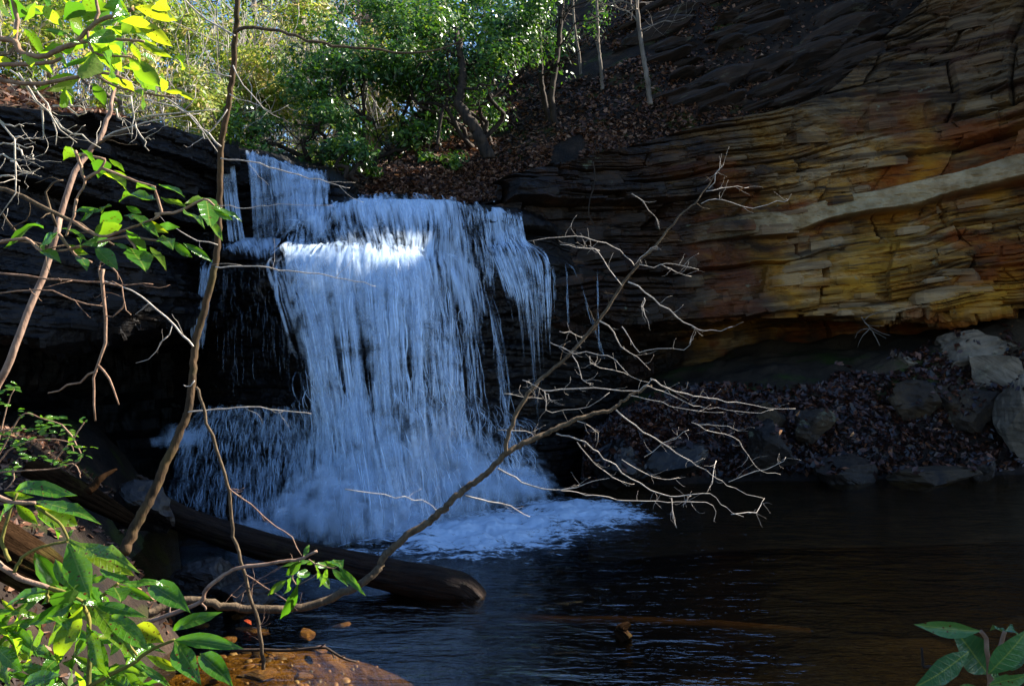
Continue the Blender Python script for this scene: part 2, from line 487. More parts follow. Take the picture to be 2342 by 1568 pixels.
def mat_foam():
    m = NT('foam')
    p = m.pos()
    dens = m.n('Attribute', attribute_name='dens').outputs['Fac']
    n = m.math('ADD', m.math('MULTIPLY', m.noise(m.mapping(p, scale=(0.9, 1.9, 1)), 4.0, 4, 0.7, 0.9), 0.65), m.math('MULTIPLY', m.noise(m.mapping(p, scale=(1.2, 2.6, 1)), 13.0, 4, 0.7, 0.4), 0.35))
    n = m.math('ADD', m.math('MULTIPLY', m.math('SUBTRACT', n, 0.5), 2.1), 0.5)
    al = m.rng(m.math('ADD', n, m.math('SUBTRACT', dens, 0.5)), 0.44, 0.66)
    return water_shader(m, m.math('MULTIPLY', al, 0.93))

def mat_bark(name, c1, c2, scale=18, stretch=0.18, moss=0.0, rough=0.85):
    m = NT(name)
    g = m.n('TexCoord').outputs['Object']
    n1 = m.noise(m.mapping(g, scale=(1, 1, stretch)), scale, 5, 0.65, 0.3)
    n2 = m.noise(g, scale * 0.35, 4, 0.6)
    col = m.ramp(m.math('ADD', m.math('MULTIPLY', n1, 0.6), m.math('MULTIPLY', n2, 0.4)), [(0.38, (*c1,)), (0.62, (*c2,))])
    if moss:
        col = m.mix(m.math('MULTIPLY', m.ramp(m.noise(g, 5, 4), [(0.5, (0, 0, 0)), (0.62, (1, 1, 1))]), moss), col, c4(0.09, 0.09, 0.015))
    nrm = m.bump(n1, 0.7, 0.012)
    return m.done(m.bsdf(col, rough, nrm, 0.25))

def mat_leaf(name, top, under, spots=0.35, gloss=0.28, trans=0.42, tcol=(0.32, 0.42, 0.015)):
    m = NT(name)
    g = m.n('TexCoord').outputs['Object']
    x, y, z = m.xyz(g)
    info = m.n('ObjectInfo').outputs['Random']
    seed = m.n('CombineXYZ', {0: m.math('MULTIPLY', info, 91.0), 1: m.math('MULTIPLY', info, 33.0), 2: info}).outputs[0]
    gs = m.n('VectorMath', {0: g, 1: seed}, operation='ADD').outputs[0]
    hue = m.ramp(info, [(0.0, (top[0] * 0.72, top[1] * 0.74, top[2])), (0.55, (*top,)), (0.85, (top[0] * 1.5, top[1] * 1.2, top[2])), (1.0, (top[0] * 2.2, top[1] * 1.25, top[2] * 0.8))])
    mott = m.noise(gs, 3.0, 4, 0.6)
    col = m.mix(m.rng(mott, 0.4, 0.75, 0, 0.5), hue, c4(top[0] * 1.7, top[1] * 1.35, top[2] * 1.1))
    rib = m.rng(m.math('ABSOLUTE', x), 0.0, 0.012, 1, 0)
    vein = m.rng(m.math('ABSOLUTE', m.math('SUBTRACT', m.math('FRACT', m.math('SUBTRACT', m.math('MULTIPLY', y, 9.0), m.math('MULTIPLY', m.math('ABSOLUTE', x), 7.0))), 0.5)), 0.0, 0.10, 0.16, 0)
    col = m.mix(m.math('MAXIMUM', m.math('MULTIPLY', rib, 0.6), vein), col, c4(0.30, 0.34, 0.06))
    vo = m.n('TexVoronoi', {'Vector': gs, 'Scale': 11.0, 'Randomness': 1.0})
    sp = m.math('MULTIPLY', m.rng(vo.outputs['Distance'], 0.14, 0.26, 1, 0), m.rng(m.noise(gs, 2.4, 2), 0.42, 0.48))
    sp = m.math('MULTIPLY', sp, m.math('GREATER_THAN', info, 1.0 - spots * 2.0))
    col = m.mix(sp, col, c4(0.10, 0.025, 0.008))
    geo = m.n('NewGeometry')
    back = geo.outputs['Backfacing']
    col = m.mix(m.math('MULTIPLY', back, 0.75), col, c4(*under))
    nrm = m.bump(m.math('ADD', m.math('MULTIPLY', vein, 2.0), m.noise(gs, 9.0, 3)), 0.25, 0.02)
    front = m.bsdf(col, m.math('ADD', gloss, m.math('MULTIPLY', back, 0.35)), nrm, 0.5)
    tc = m.mix(sp, m.mix(m.rng(info, 0.3, 1.0), c4(tcol[0] * 0.5, tcol[1] * 0.8, tcol[2]), c4(*tcol)), c4(0.12, 0.02, 0.0))
    tl = m.n('BsdfTranslucent', {'Color': tc}).outputs[0]
    return m.done(m.n('MixShader', {0: trans, 1: front, 2: tl}).outputs[0])

def mat_scatter(name, stops, trans=0.25, rough=0.6, spec=0.4, tscale=1.6):
    """for foliage or litter meshes: colour from the per-leaf value rnd"""
    m = NT(name)
    a = m.n('Attribute', attribute_name='rnd').outputs['Fac']
    col = m.ramp(a, stops)
    b = m.bsdf(col, rough, None, spec)
    tl = m.n('BsdfTranslucent', {'Color': m.mix(1.0, col, c4(tscale, tscale, tscale * 0.7), 'MULTIPLY')}).outputs[0]
    return m.done(m.n('MixShader', {0: trans, 1: b, 2: tl}).outputs[0])

M = {}
M['cliff'] = mat_cliff()
M['block'] = mat_cliff(True)
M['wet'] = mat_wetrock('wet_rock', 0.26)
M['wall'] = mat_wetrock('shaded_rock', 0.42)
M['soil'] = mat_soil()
M['bank'] = mat_bank()
M['bed'] = mat_bed()
M['pool'] = mat_pool()
M['foam'] = mat_foam()
M['sheet'] = mat_sheet('falling_water', 62, 4.2, 0.45, 0.66, 0.92)
M['thin'] = mat_sheet('thin_water', 62, 4.5, 0.46, 0.74, 0.85)
M['ribbon'] = mat_ribbon('water_strand', 1.25)
M['spray'] = mat_ribbon('water_spray', 0.55)
M['ledge'] = mat_boulder('slope_ledge', (0.010, 0.006, 0.004), (0.045, 0.024, 0.013), 0.9, 0.12)
M['boulder_pale'] = mat_boulder('pale_boulder', (0.10, 0.075, 0.05), (0.27, 0.205, 0.14), 0.9, 0.15)
M['boulder_brown'] = mat_boulder('brown_boulder', (0.02, 0.013, 0.009), (0.075, 0.045, 0.02), 0.8, 0.25)
M['boulder_dark'] = mat_boulder('dark_boulder', (0.007, 0.0045, 0.003), (0.026, 0.015, 0.008), 0.7, 0.25)
M['boulder_wet'] = mat_boulder('wet_boulder', (0.006, 0.0045, 0.004), (0.020, 0.014, 0.011), 0.42, 0.05)
M['log'] = mat_bark('rotten_log', (0.010, 0.006, 0.004), (0.055, 0.028, 0.015), 14, 0.15, 0.12, 0.7)
M['bark_tan'] = mat_bark('tan_bark', (0.025, 0.015, 0.006), (0.10, 0.056, 0.024), 30, 0.3, 0.2)
M['bark_pink'] = mat_bark('pale_bark', (0.16, 0.09, 0.06), (0.36, 0.235, 0.165), 30, 0.3)
M['bark_branch'] = mat_bark('branch_bark', (0.05, 0.033, 0.018), (0.16, 0.11, 0.062), 45, 0.4)
M['twig_pale'] = mat_bark('twig_bark', (0.36, 0.30, 0.24), (0.62, 0.55, 0.47), 40, 0.5)
M['twig_red'] = mat_bark('reddish_twig', (0.17, 0.09, 0.055), (0.38, 0.24, 0.16), 40, 0.5)
M['bark_dark'] = mat_bark('dark_bark', (0.012, 0.009, 0.007), (0.06, 0.04, 0.025), 20, 0.2)
M['bark_grey'] = mat_bark('grey_bark', (0.10, 0.075, 0.055), (0.28, 0.23, 0.18), 12, 0.2, 0.1)
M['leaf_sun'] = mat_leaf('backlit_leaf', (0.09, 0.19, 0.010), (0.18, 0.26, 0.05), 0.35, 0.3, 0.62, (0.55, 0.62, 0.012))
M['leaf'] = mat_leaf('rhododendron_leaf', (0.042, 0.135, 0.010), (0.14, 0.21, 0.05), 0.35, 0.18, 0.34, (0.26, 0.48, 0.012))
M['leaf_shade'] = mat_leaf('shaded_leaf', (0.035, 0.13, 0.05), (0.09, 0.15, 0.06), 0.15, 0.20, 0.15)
M['laurel'] = mat_scatter('laurel_foliage', [(0, (0.014, 0.045, 0.006)), (0.45, (0.036, 0.105, 0.009)), (0.8, (0.075, 0.17, 0.013)), (1, (0.18, 0.25, 0.02))], 0.35, 0.32, 0.5)
M['sunny'] = mat_scatter('sunny_foliage', [(0, (0.05, 0.10, 0.010)), (0.4, (0.14, 0.23, 0.02)), (0.72, (0.31, 0.33, 0.05)), (1, (0.55, 0.40, 0.22))], 0.45, 0.5, 0.3)
M['litter'] = mat_scatter('leaf_litter', [(0, (0.018, 0.008, 0.005)), (0.4, (0.07, 0.026, 0.012)), (0.75, (0.17, 0.07, 0.032)), (1, (0.34, 0.19, 0.11))], 0.08, 0.6, 0.35)
M['litter_wet'] = mat_scatter('wet_leaf_litter', [(0, (0.008, 0.004, 0.0035)), (0.5, (0.028, 0.010, 0.007)), (0.88, (0.085, 0.028, 0.013)), (1, (0.20, 0.07, 0.025))], 0.05, 0.38, 0.5)
# ------------------------------------------------------------------ the setting: rock, hillside, banks, bed, pool
def sstep(t): t = np.clip(t, 0, 1); return t * t * (3 - 2 * t)

def wpatch(rows, vt, nu):
    C = np.array([[W(*p) for p in r] for r in rows])
    m = len(C)
    t = np.asarray(vt, float)
    i = np.minimum(np.floor(t).astype(int), m - 2)
    f = (t - i)[:, None, None]
    lin = C[i] * (1 - f) + C[i + 1] * f
    p0 = C[np.maximum(i - 1, 0)]; p1 = C[i]; p2 = C[i + 1]; p3 = C[np.minimum(i + 2, m - 1)]
    cr = 0.5 * (2 * p1 + (p2 - p0) * f + (2 * p0 - 5 * p1 + 4 * p2 - p3) * f ** 2 + (3 * p1 - p0 - 3 * p2 + p3) * f ** 3)
    a = 0.65 * lin + 0.35 * cr
    return np.swapaxes(crom(np.swapaxes(a, 0, 1), nu), 0, 1)

def spans(ns):
    out = []
    for k, n in enumerate(ns):
        out.append(k + np.linspace(0, 1, n, endpoint=False))
    return np.concatenate(out + [[len(ns)]])

def camfacing(G, N):
    """flip normals so that they look out of the rock towards the creek"""
    c = np.array([-0.5, 4.0, 2.5])
    s = np.sign((N * (c - G)).sum(-1).mean())
    return N * s

# right cliff -------------------------------------------------------
CL = [  # px, rim, mid, lip, under, floor
    (1130, (415, 12.6), (520, 12.4), (640, 12.3), (720, 12.9), (1000, 13.0)),
    (1230, (385, 13.0), (500, 12.7), (660, 12.5), (740, 13.2), (1000, 13.3)),
    (1320, (362, 13.4), (500, 13.2), (700, 12.9), (770, 14.0), (1000, 14.2)),
    (1450, (330, 13.9), (500, 13.7), (735, 13.6), (765, 15.4), (960, 15.8)),
    (1600, (287, 14.4), (500, 14.2), (735, 14.2), (755, 16.3), (920, 16.8)),
    (1750, (252, 14.9), (490, 14.7), (722, 14.5), (742, 16.8), (900, 17.2)),
    (1900, (205, 15.1), (470, 14.9), (718, 14.6), (738, 16.8), (880, 17.2)),
    (2050, (60, 15.4), (430, 14.9), (716, 14.5), (736, 16.4), (860, 17.0)),
    (2200, (-80, 15.5), (400, 14.7), (716, 14.3), (735, 16.0), (850, 16.6)),
    (2342, (-200, 15.3), (380, 14.3), (705, 14.0), (725, 15.3), (840, 16.0)),
    (2600, (-350, 14.0), (330, 13.1), (690, 13.0), (715, 14.0), (830, 15.0)),
]
rows = [[(c[0], c[k][0], c[k][1]) for c in CL] for k in range(1, 6)]
G = wpatch(rows, spans([190, 190, 40, 24]), 640)
N = camfacing(G, gridnormal(G))
x, y, z = G[..., 0], G[..., 1], G[..., 2]
# one massive pale bed and one undercut, as in the photograph
zz = z - (0.10 * x + 0.035 * x * np.clip(z - 3.0, 0, 6))
G2 = rock_displace(G, 1.0, (0, 0), 11, 0.0, 0.0, 0.03, True, N)
H = N.copy(); H[..., 2] *= 0.35; H /= np.linalg.norm(H, axis=2, keepdims=True)
s_ = x * 0.8 - y * 0.55
zw = zz + 0.10 * vnoise(x * .5, y * .5, z * .4, 5) + 0.05 * vnoise(x * 1.5, y * 1.5, z, 6)
thm = sstep((vnoise(x * .55, y * .55, z * .8, 15) + 0.45) / 0.7)
dd = 0.42 * layers(zw, s_, 0.22, 0.85, 21, 0.75) + thm * (0.13 * layers(zw, s_, 0.05, 0.17, 33, 1.5) + 0.03 * layers(zw, s_, 0.012, 0.04, 35, 3.0)) + 0.05 * fbm(x * 3, y * 3, z * 4, 3, 58)
pale = sstep((zw - 3.30) / 0.04) * sstep((3.62 - zw) / 0.04) * sstep((x - 2.0) / 1.5)
under = sstep((zw - 2.95) / 0.10) * sstep((3.32 - zw) / 0.05) * sstep((x - 3.2) / 1.2)
dd = dd - 0.22 * cracks(zw, s_, 0.22, 0.85, 21, 0.75, 0.05) - 0.09 * thm * cracks(zw, s_, 0.05, 0.17, 33, 1.5, 0.02)
dd = dd * (1 - pale) + 0.16 * pale - 0.20 * under
CLIFF = G2 + H * dd[..., None]
cliff = link('cliff', make_mesh('cliff', CLIFF.reshape(-1, 3), gridfaces(*CLIFF.shape[:2]), attrs={'pale': pale.ravel()}), M['cliff'], kind='structure', label='layered ochre and black sandstone cliff with a low overhang behind the pool')
CLIFF_N = H

# rock slabs standing proud of the bedding: parts of the cliff
def slab_mesh(seed):
    r = np.random.default_rng(seed)
    k = r.integers(5, 8)
    th = np.sort(r.uniform(0, 2 * np.pi, k)) if False else np.linspace(0, 2 * np.pi, k, endpoint=False) + r.uniform(-0.25, 0.25, k)
    a = 0.5 * r.uniform(0.75, 1.1, k)
    top = np.stack([np.cos(th) * a, np.sin(th) * a, np.full(k, 0.5) + r.uniform(-0.14, 0.1, k)], 1)
    bot = np.stack([np.cos(th) * a * 1.06, np.sin(th) * a * 1.06, np.full(k, -0.5) + r.uniform(-0.1, 0.14, k)], 1)
    mid = np.stack([np.cos(th) * a * 1.10, np.sin(th) * a * 1.10, r.uniform(-0.15, 0.15, k)], 1)
    V = np.concatenate([top, mid, bot, [[0, 0, 0.55]], [[0, 0, -0.55]]])
    i = np.arange(k); j = (i + 1) % k
    Q = np.concatenate([np.stack([i, i + k, j + k, j], 1), np.stack([i + k, i + 2 * k, j + 2 * k, j + k], 1)])
    T = np.concatenate([np.stack([i, j, np.full(k, 3 * k)], 1), np.stack([j + 2 * k, i + 2 * k, np.full(k, 3 * k + 1)], 1)])
    return make_mesh('rock_slab', V, [Q, T])

SLABS = [slab_mesh(40 + k) for k in range(9)]
for me in SLABS: me.materials.append(M['block'])
def scatter_slabs(parent, GG, NN, n, seed, vr, ur, lmin, lmax, tilt, mat=None, name='rock_slab', meshes=SLABS):
    r = np.random.default_rng(seed)
    nv, nu = GG.shape[:2]
    for k in range(n):
        v = int(nv * r.uniform(*vr)); u = int(nu * r.uniform(*ur))
        p = GG[v, u]; nn = NN[v, u]
        h = np.array([nn[0], nn[1], 0]); h /= np.linalg.norm(h) + 1e-9
        t = np.array([-h[1], h[0], 0.0])
        if t[0] < 0: t = -t
        t = t + np.array([0, 0, tilt * r.uniform(0.6, 1.3)]); t /= np.linalg.norm(t)
        up = np.cross(t, h); up = up if up[2] > 0 else -up
        L = r.uniform(lmin, lmax); hh = L * r.uniform(0.10, 0.24); dp = r.uniform(0.22, 0.40)
        o = bpy.data.objects.new(name, meshes[r.integers(len(meshes))])
        SC.collection.objects.link(o)
        o.parent = parent
        R = np.stack([t * L, h * dp, up * hh], 1)
        c = p - h * dp * r.uniform(0.22, 0.42)
        o.matrix_local = Matrix([[*R[0], c[0]], [*R[1], c[1]], [*R[2], c[2]], [0, 0, 0, 1]])
scatter_slabs(cliff, CLIFF, CLIFF_N, 150, 3, (0.12, 0.83), (0.10, 0.88), 0.30, 1.0, 0.16)
scatter_slabs(cliff, CLIFF, CLIFF_N, 40, 4, (0.70, 0.86), (0.30, 0.85), 0.35, 0.9, 0.05)

# unseen cliff wall added to shade the falls; notch shaped for the sun patch
SA, CA_ = math.sin(SUN_AZ), math.cos(SUN_AZ)
def pq(p, q, z): return (CA_ * q - SA * p, SA * q + CA_ * p, z)
NB = 10.42
bp = [(17.6, 10.0, 8.0), (16.2, 10.4, 9.3), (14.6, 11.0, 9.2), (13.6, 11.7, 9.4), (12.6, 12.5, 10.2), (12.0, 12.8, 12.6), (10.7, 13.4, 15.0), (10.36, 13.6, 15.0), (10.30, 13.6, NB), (9.38, 13.6, NB), (9.28, 13.6, 15.0), (8.6, 13.8, 15.0), (7.8, 14.0, 15.0), (7.1, 14.3, 14.6), (6.7, 14.5, 13.6), (6.5, 15.5, 12.0), (6.3, 19.0, 9.0)]
B = np.array([[pq(p, q + 4.5, -0.6) for p, q, h in bp], [pq(p, q + 2.6, 7.6) for p, q, h in bp], [pq(p, q, h) for p, q, h in bp], [pq(p, q + 2.5, h) for p, q, h in bp], [pq(p, q + 14, h * 0.95) for p, q, h in bp]], float)
Bc = lerpgrid(B, 120); Bc = np.swapaxes(lerpgrid(np.swapaxes(Bc, 0, 1), 240), 0, 1)
bN = camfacing(Bc, gridnormal(Bc))
Bd = rock_displace(Bc, 0.22, (-0.1, 0), 51, 0.25, 0.08, 0.03, True, bN)
link('shade_cliff', make_mesh('shade_cliff', Bd.reshape(-1, 3), gridfaces(*Bd.shape[:2])), M['wall'], kind='structure', label='unseen cliff wall added to shade the falls, notched for a sun patch')

# rock behind the falls ---------------------------------------------
FR = [
    (380, (320, 14.0), (350, 12.2), (560, 12.0), (620, 11.6), (780, 11.8), (960, 11.4), (1210, 10.2)),
    (470, (330, 14.0), (345, 11.6), (560, 11.5), (590, 10.7), (760, 11.3), (940, 10.9), (1230, 9.6)),
    (505, (325, 14.0), (338, 11.75), (555, 11.5), (575, 10.55), (740, 11.2), (940, 10.7), (1250, 9.5)),
    (560, (330, 14.0), (342, 11.85), (560, 11.5), (580, 10.45), (740, 11.1), (935, 10.4), (1260, 9.3)),
    (620, (340, 14.0), (360, 11.85), (550, 11.3), (592, 10.25), (740, 10.8), (930, 10.2), (1265, 9.2)),
    (700, (375, 14.0), (398, 11.75), (520, 11.1), (590, 10.15), (740, 10.5), (930, 10.0), (1265, 9.2)),
    (760, (392, 14.0), (410, 11.5), (500, 11.1), (590, 10.15), (740, 10.5), (960, 10.0), (1265, 9.25)),
    (830, (447, 13.0), (466, 11.5), (525, 10.9), (588, 10.15), (740, 10.5), (1000, 10.0), (1265, 9.35)),
    (900, (447, 13.0), (464, 11.5), (525, 10.95), (590, 10.25), (740, 10.6), (1000, 10.1), (1250, 9.6)),
    (970, (452, 13.0), (466, 11.65), (530, 11.15), (600, 10.6), (750, 10.8), (1000, 10.5), (1230, 10.0)),
    (1050, (464, 13.0), (476, 11.75), (550, 11.5), (630, 11.1), (770, 11.2), (1000, 11.0), (1200, 10.6)),
    (1130, (467, 13.4), (484, 12.1), (562, 11.8), (645, 11.65), (780, 11.8), (1000, 11.6), (1180, 11.3)),
    (1200, (470, 14.0), (496, 12.3), (560, 12.1), (608, 11.85), (760, 12.2), (1000, 12.2), (1150, 12.0)),
    (1300, (480, 14.5), (545, 13.0), (575, 12.8), (606, 12.4), (760, 13.0), (1000, 13.0), (1130, 12.7)),
    (1420, (500, 15.0), (560, 13.6), (590, 13.5), (640, 13.3), (790, 14.2), (1000, 14.2), (1130, 13.9)),
]
rows = [[(c[0], c[k][0], c[k][1]) for c in FR] for k in range(1, 8)]
G = wpatch(rows, spans([14, 60, 30, 50, 50, 70]), 420)
N = camfacing(G, gridnormal(G))
FALLS = rock_displace(G, 1.0, (0, 0), 71, 0.16, 0.05, 0.025, False, N)
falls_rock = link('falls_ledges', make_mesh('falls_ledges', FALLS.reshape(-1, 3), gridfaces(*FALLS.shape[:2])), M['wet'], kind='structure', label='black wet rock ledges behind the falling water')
WET_SLABS = [me.copy() for me in SLABS]
for me in WET_SLABS: me.materials.clear(); me.materials.append(M['wet'])
scatter_slabs(falls_rock, FALLS, N, 34, 8, (0.25, 0.62), (0.03, 0.97), 0.25, 0.7, 0.02, meshes=WET_SLABS)

# left wall ----------------------------------------------------------
LW = [
    (-700, (195, 5.8), (500, 5.7), (785, 5.5), (800, 7.2), (1250, 7.0)),
    (-400, (206, 6.9), (500, 6.8), (785, 6.6), (800, 8.4), (1250, 8.2)),
    (-150, (228, 7.8), (500, 7.7), (785, 7.4), (800, 9.4), (1250, 9.2)),
    (60, (250, 8.6), (500, 8.5), (775, 8.2), (795, 10.4), (1250, 10.2)),
    (200, (270, 9.3), (500, 9.2), (755, 8.9), (780, 11.2), (1250, 11.0)),
    (330, (290, 10.0), (500, 9.9), (738, 9.7), (760, 11.8), (1250, 11.6)),
    (430, (315, 10.8), (500, 10.8), (722, 10.6), (745, 12.0), (1250, 11.8)),
    (500, (338, 11.6), (500, 11.6), (700, 11.4), (730, 12.2), (1250, 12.0)),
]
rows = [[(c[0], c[k][0], c[k][1]) for c in LW] for k in range(1, 6)]
G = wpatch(rows, spans([70, 80, 24, 24]), 320)
N = camfacing(G, gridnormal(G))
LWALL = rock_displace(G, 1.0, (0.05, 0), 91, 0.28, 0.07, 0.03, True, N)
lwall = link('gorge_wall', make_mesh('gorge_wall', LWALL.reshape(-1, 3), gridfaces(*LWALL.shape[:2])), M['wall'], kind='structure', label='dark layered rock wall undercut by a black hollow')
WALL_SLABS = [me.copy() for me in SLABS]
for me in WALL_SLABS: me.materials.clear(); me.materials.append(M['wall'])
scatter_slabs(lwall, LWALL, N, 50, 9, (0.05, 0.74), (0.45, 0.97), 0.25, 0.8, -0.03, meshes=WALL_SLABS)

# hillside above the falls -------------------------------------------
HS = [
    (-700, (195, 5.8), (7.5, 5.2), (11, 7.0), (18, 10), (40, 14)),
    (-300, (212, 7.2), (9, 5.2), (12.5, 6.6), (20, 9.5), (45, 13)),
    (0, (243, 8.4), (10, 4.9), (13, 5.9), (21, 8), (50, 11)),
    (250, (277, 9.6), (11, 4.8), (14, 5.5), (22, 6.8), (50, 9)),
    (450, (318, 10.9), (12, 4.75), (15, 5.0), (23, 5.6), (55, 7.5)),
    (520, (336, 11.8), (13, 4.6), (16, 4.7), (24, 5.2), (55, 7)),
    (620, (358, 12.0), (13, 4.45), (16, 4.6), (24, 5.2), (55, 7)),
    (760, (410, 11.8), (13, 4.5), (16, 5.0), (24, 5.8), (55, 8)),
    (860, (446, 11.9), (13.3, 4.55), (16.5, 5.4), (24, 7), (55, 11)),
    (960, (436, 12.1), (13.5, 4.7), (17, 6.0), (25, 8.6), (55, 14)),
    (1060, (430, 12.4), (13.8, 4.8), (17.5, 6.6), (25.5, 10), (55, 16)),
    (1150, (410, 12.7), (14.2, 5.0), (18, 7.1), (25, 11), (50, 17)),
    (1300, (364, 13.4), (14.8, 5.4), (18.5, 8.2), (25, 12.5), (45, 17)),
    (1450, (332, 13.9), (15.3, 5.9), (18.5, 8.9), (24, 12.8), (45, 17)),
    (1600, (289, 14.4), (15.8, 6.5), (18.5, 9.5), (23, 12.8), (45, 16)),
    (1750, (254, 14.9), (16, 7.0), (18.5, 9.9), (23, 13), (45, 16)),
    (1900, (207, 15.1), (16, 7.5), (18.5, 10.5), (23, 13), (45, 16)),
    (2050, (62, 15.4), (16.5, 8.6), (19, 11), (23, 13), (45, 16)),
    (2342, (-198, 15.3), (17, 10.2), (19, 12), (23, 13.5), (45, 16)),
    (2700, (-380, 13.4), (15.5, 11), (18, 13), (23, 14), (45, 16)),
]
C = np.zeros((5, len(HS), 3))
for j, c in enumerate(HS):
    px = c[0]
    C[0, j] = W(px, c[1][0] + 45, c[1][1] + 0.35)
    for k in range(2, 6):
        d, zz_ = c[k]
        C[k - 1, j] = ((px - 1171) / F * d, d, zz_)
G = np.swapaxes(crom(np.swapaxes(lerpgrid(C, 200), 0, 1), 420), 0, 1)
x, y, z = G[..., 0], G[..., 1], G[..., 2]
edge = sstep(np.linspace(0, 1, 200) * 8)[:, None]
bump = 0.16 * fbm(x * .9, y * .9, 0, 4, 12)
G = G + np.stack([0 * edge * bump, 0 * edge * bump, bump * edge], -1)
HILL = G
hill = link('hillside', make_mesh('hillside', HILL.reshape(-1, 3), gridfaces(*HILL.shape[:2])), M['soil'], kind='structure', label='wooded slope above the falls')

# right bank -----------------------------------------------------------
BK = [  # px, waterline y, crest (y,d), floor (y,d)
    (1330, 1118, (1000, 13.0), (960, 15.2)),
    (1420, 1114, (945, 13.3), (905, 15.6)),
    (1520, 1108, (905, 13.6), (850, 16.2)),
    (1700, 1100, (888, 14.1), (800, 16.8)),
    (1900, 1098, (858, 14.4), (772, 17.0)),
    (2100, 1093, (808, 14.6), (748, 16.8)),
    (2342, 1085, (738, 14.5), (702, 16.2)),
    (2600, 1080, (690, 14.0), (660, 15.0)),
]
C = np.zeros((5, len(BK), 3))
for j, (px, wy, cr, fl) in enumerate(BK):
    p = WZ0(px, wy)
    C[0, j] = p + np.array([0, -1.2, -0.7]); C[1, j] = p
    q = W(px, *cr); C[3, j] = q; C[4, j] = W(px, *fl)
    C[2, j] = 0.5 * (p + q) + np.array([0, -0.10, 0.12])
G = np.swapaxes(crom(np.swapaxes(crom(C, 180), 0, 1), 300), 0, 1)
x, y, z = G[..., 0], G[..., 1], G[..., 2]
G[..., 2] += 0.10 * fbm(x * 1.6, y * 1.6, 0, 4, 31) * sstep((z + 0.1) / 0.3)
BANK = G
bank = link('right_bank', make_mesh('right_bank', BANK.reshape(-1, 3), gridfaces(*BANK.shape[:2]), smooth=True), M['bank'], kind='structure', label='leaf-strewn bank rising from the pool to the overhang')

# left bank ------------------------------------------------------------
def left_z(X, Y):
    shore = np.interp(Y, [-6, 1.2, 2.5, 5.0, 6.0, 7.0, 8.0, 9.5, 12], [6.0, 4.0, -1.3, -1.75, -1.95, -2.7, -3.2, -3.7, -4.5])
    shore = shore + 0.15 * vnoise(X * 0.8, Y * 1.3, 0, 3)
    t = sstep((shore + 0.25 - X) / 1.5)
    z = -0.45 + 1.40 * t - 2.0 * (1 - sstep(t / 0.12)) + 0.10 * np.clip(-3.6 - X, 0, 6)
    z = z - 0.45 * sstep((Y * -1 + 1.6) / 1.2)
    return z + 0.07 * fbm(X * 2.2, Y * 2.2, 0, 4, 61)
gx, gy = np.meshgrid(np.linspace(-9, 5, 280), np.linspace(-5, 10.8, 300))
LB = np.stack([gx, gy, left_z(gx, gy)], -1)
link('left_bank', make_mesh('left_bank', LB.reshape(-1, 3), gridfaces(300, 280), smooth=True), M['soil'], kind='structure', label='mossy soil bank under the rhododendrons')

# stream bed -----------------------------------------------------------
def bed_z(X, Y):
    shallow = sstep((-0.35 - X + 0.5 * vnoise(X * 1.2, Y * 1.2, 1, 4) + 0.45) / 1.5) * sstep((7.4 - Y) / 1.5)
    return -0.95 + 0.85 * shallow + (0.10 - 0.05 * shallow) * fbm(X * 1.3, Y * 1.3, 0, 4, 77)
gx, gy = np.meshgrid(np.linspace(-7, 18, 260), np.linspace(-6, 24, 300))
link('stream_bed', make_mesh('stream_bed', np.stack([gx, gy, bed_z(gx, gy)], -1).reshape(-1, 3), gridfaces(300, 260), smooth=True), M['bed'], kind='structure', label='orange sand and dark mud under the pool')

# pool surface with low ripples ---------------------------------------
gx, gy = np.meshgrid(np.linspace(-4.2, 16, 420), np.linspace(-6, 13.6, 420))
dist = np.sqrt((gx + 0.4) ** 2 + (gy - 9.6) ** 2)
rip = 0.005 * fbm(gx * 2.6, gy * 4.2, 0, 3, 44) * np.clip(1.6 - dist / 7, 0.35, 1.5)
link('pool_water', make_mesh('pool_water', np.stack([gx, gy, rip], -1).reshape(-1, 3), gridfaces(420, 420), smooth=True), M['pool'], kind='structure', label='dark rippled pool below the waterfall')
# ------------------------------------------------------------------ the waterfall
waterfall = thing('waterfall', 'white cascade spilling over stepped black ledges into the pool', None, (0, 0, 0), kind='structure')

def make_sheet(name, rows, nv, nu, dens, mat, amp=0.05, seed=0, uscale=1.0, vscale=1.0, off=0.0, edge=0.03):
    C = np.array([[W(*p) for p in r] for r in rows])
    G = np.swapaxes(crom(np.swapaxes(crom(C, nv), 0, 1), nu), 0, 1)
    G[..., 2] += 0.045 * fbm(G[..., 0] * 2.6, G[..., 2] * 0.6, 0, 3, 70); G[..., 1] += 0.08 * fbm(G[..., 0] * 2.1, G[..., 2] * 0.5, 3, 3, 71)
    N = gridnormal(G); N *= np.sign((N * (np.array([0, 0, 3.0]) - G)).sum(-1).mean())
    x, z = G[..., 0], G[..., 2]
    streak = fbm(x * 7, z * 0.9, 0, 4, seed) + 0.5 * vnoise(x * 22, z * 1.6, 0, seed + 5)
    G = G + N * (amp * streak + off)[..., None]
    D = np.swapaxes(crom(np.swapaxes(crom(np.asarray(dens, float)[..., None], nv), 0, 1), nu), 0, 1)[..., 0]
    u, v = np.meshgrid(np.linspace(0, 1, nu), np.linspace(0, 1, nv))
    jit = 0.018 * fbm(0, v * 5, u * 0, 3, seed + 40) + 0.022
    D = D - 0.7 * (1 - sstep(u / (np.abs(jit) * edge / 0.03 + edge))) - 0.7 * (1 - sstep((1 - u) / (np.abs(jit) * edge / 0.03 + edge)))
    uv = np.stack([u * uscale, v * vscale], -1).reshape(-1, 2)
    me = make_mesh(name, G.reshape(-1, 3), gridfaces(nv, nu), uv, smooth=True, attrs={'dens': D.ravel()})
    o = link(name, me, mat, waterfall)
    return C, N

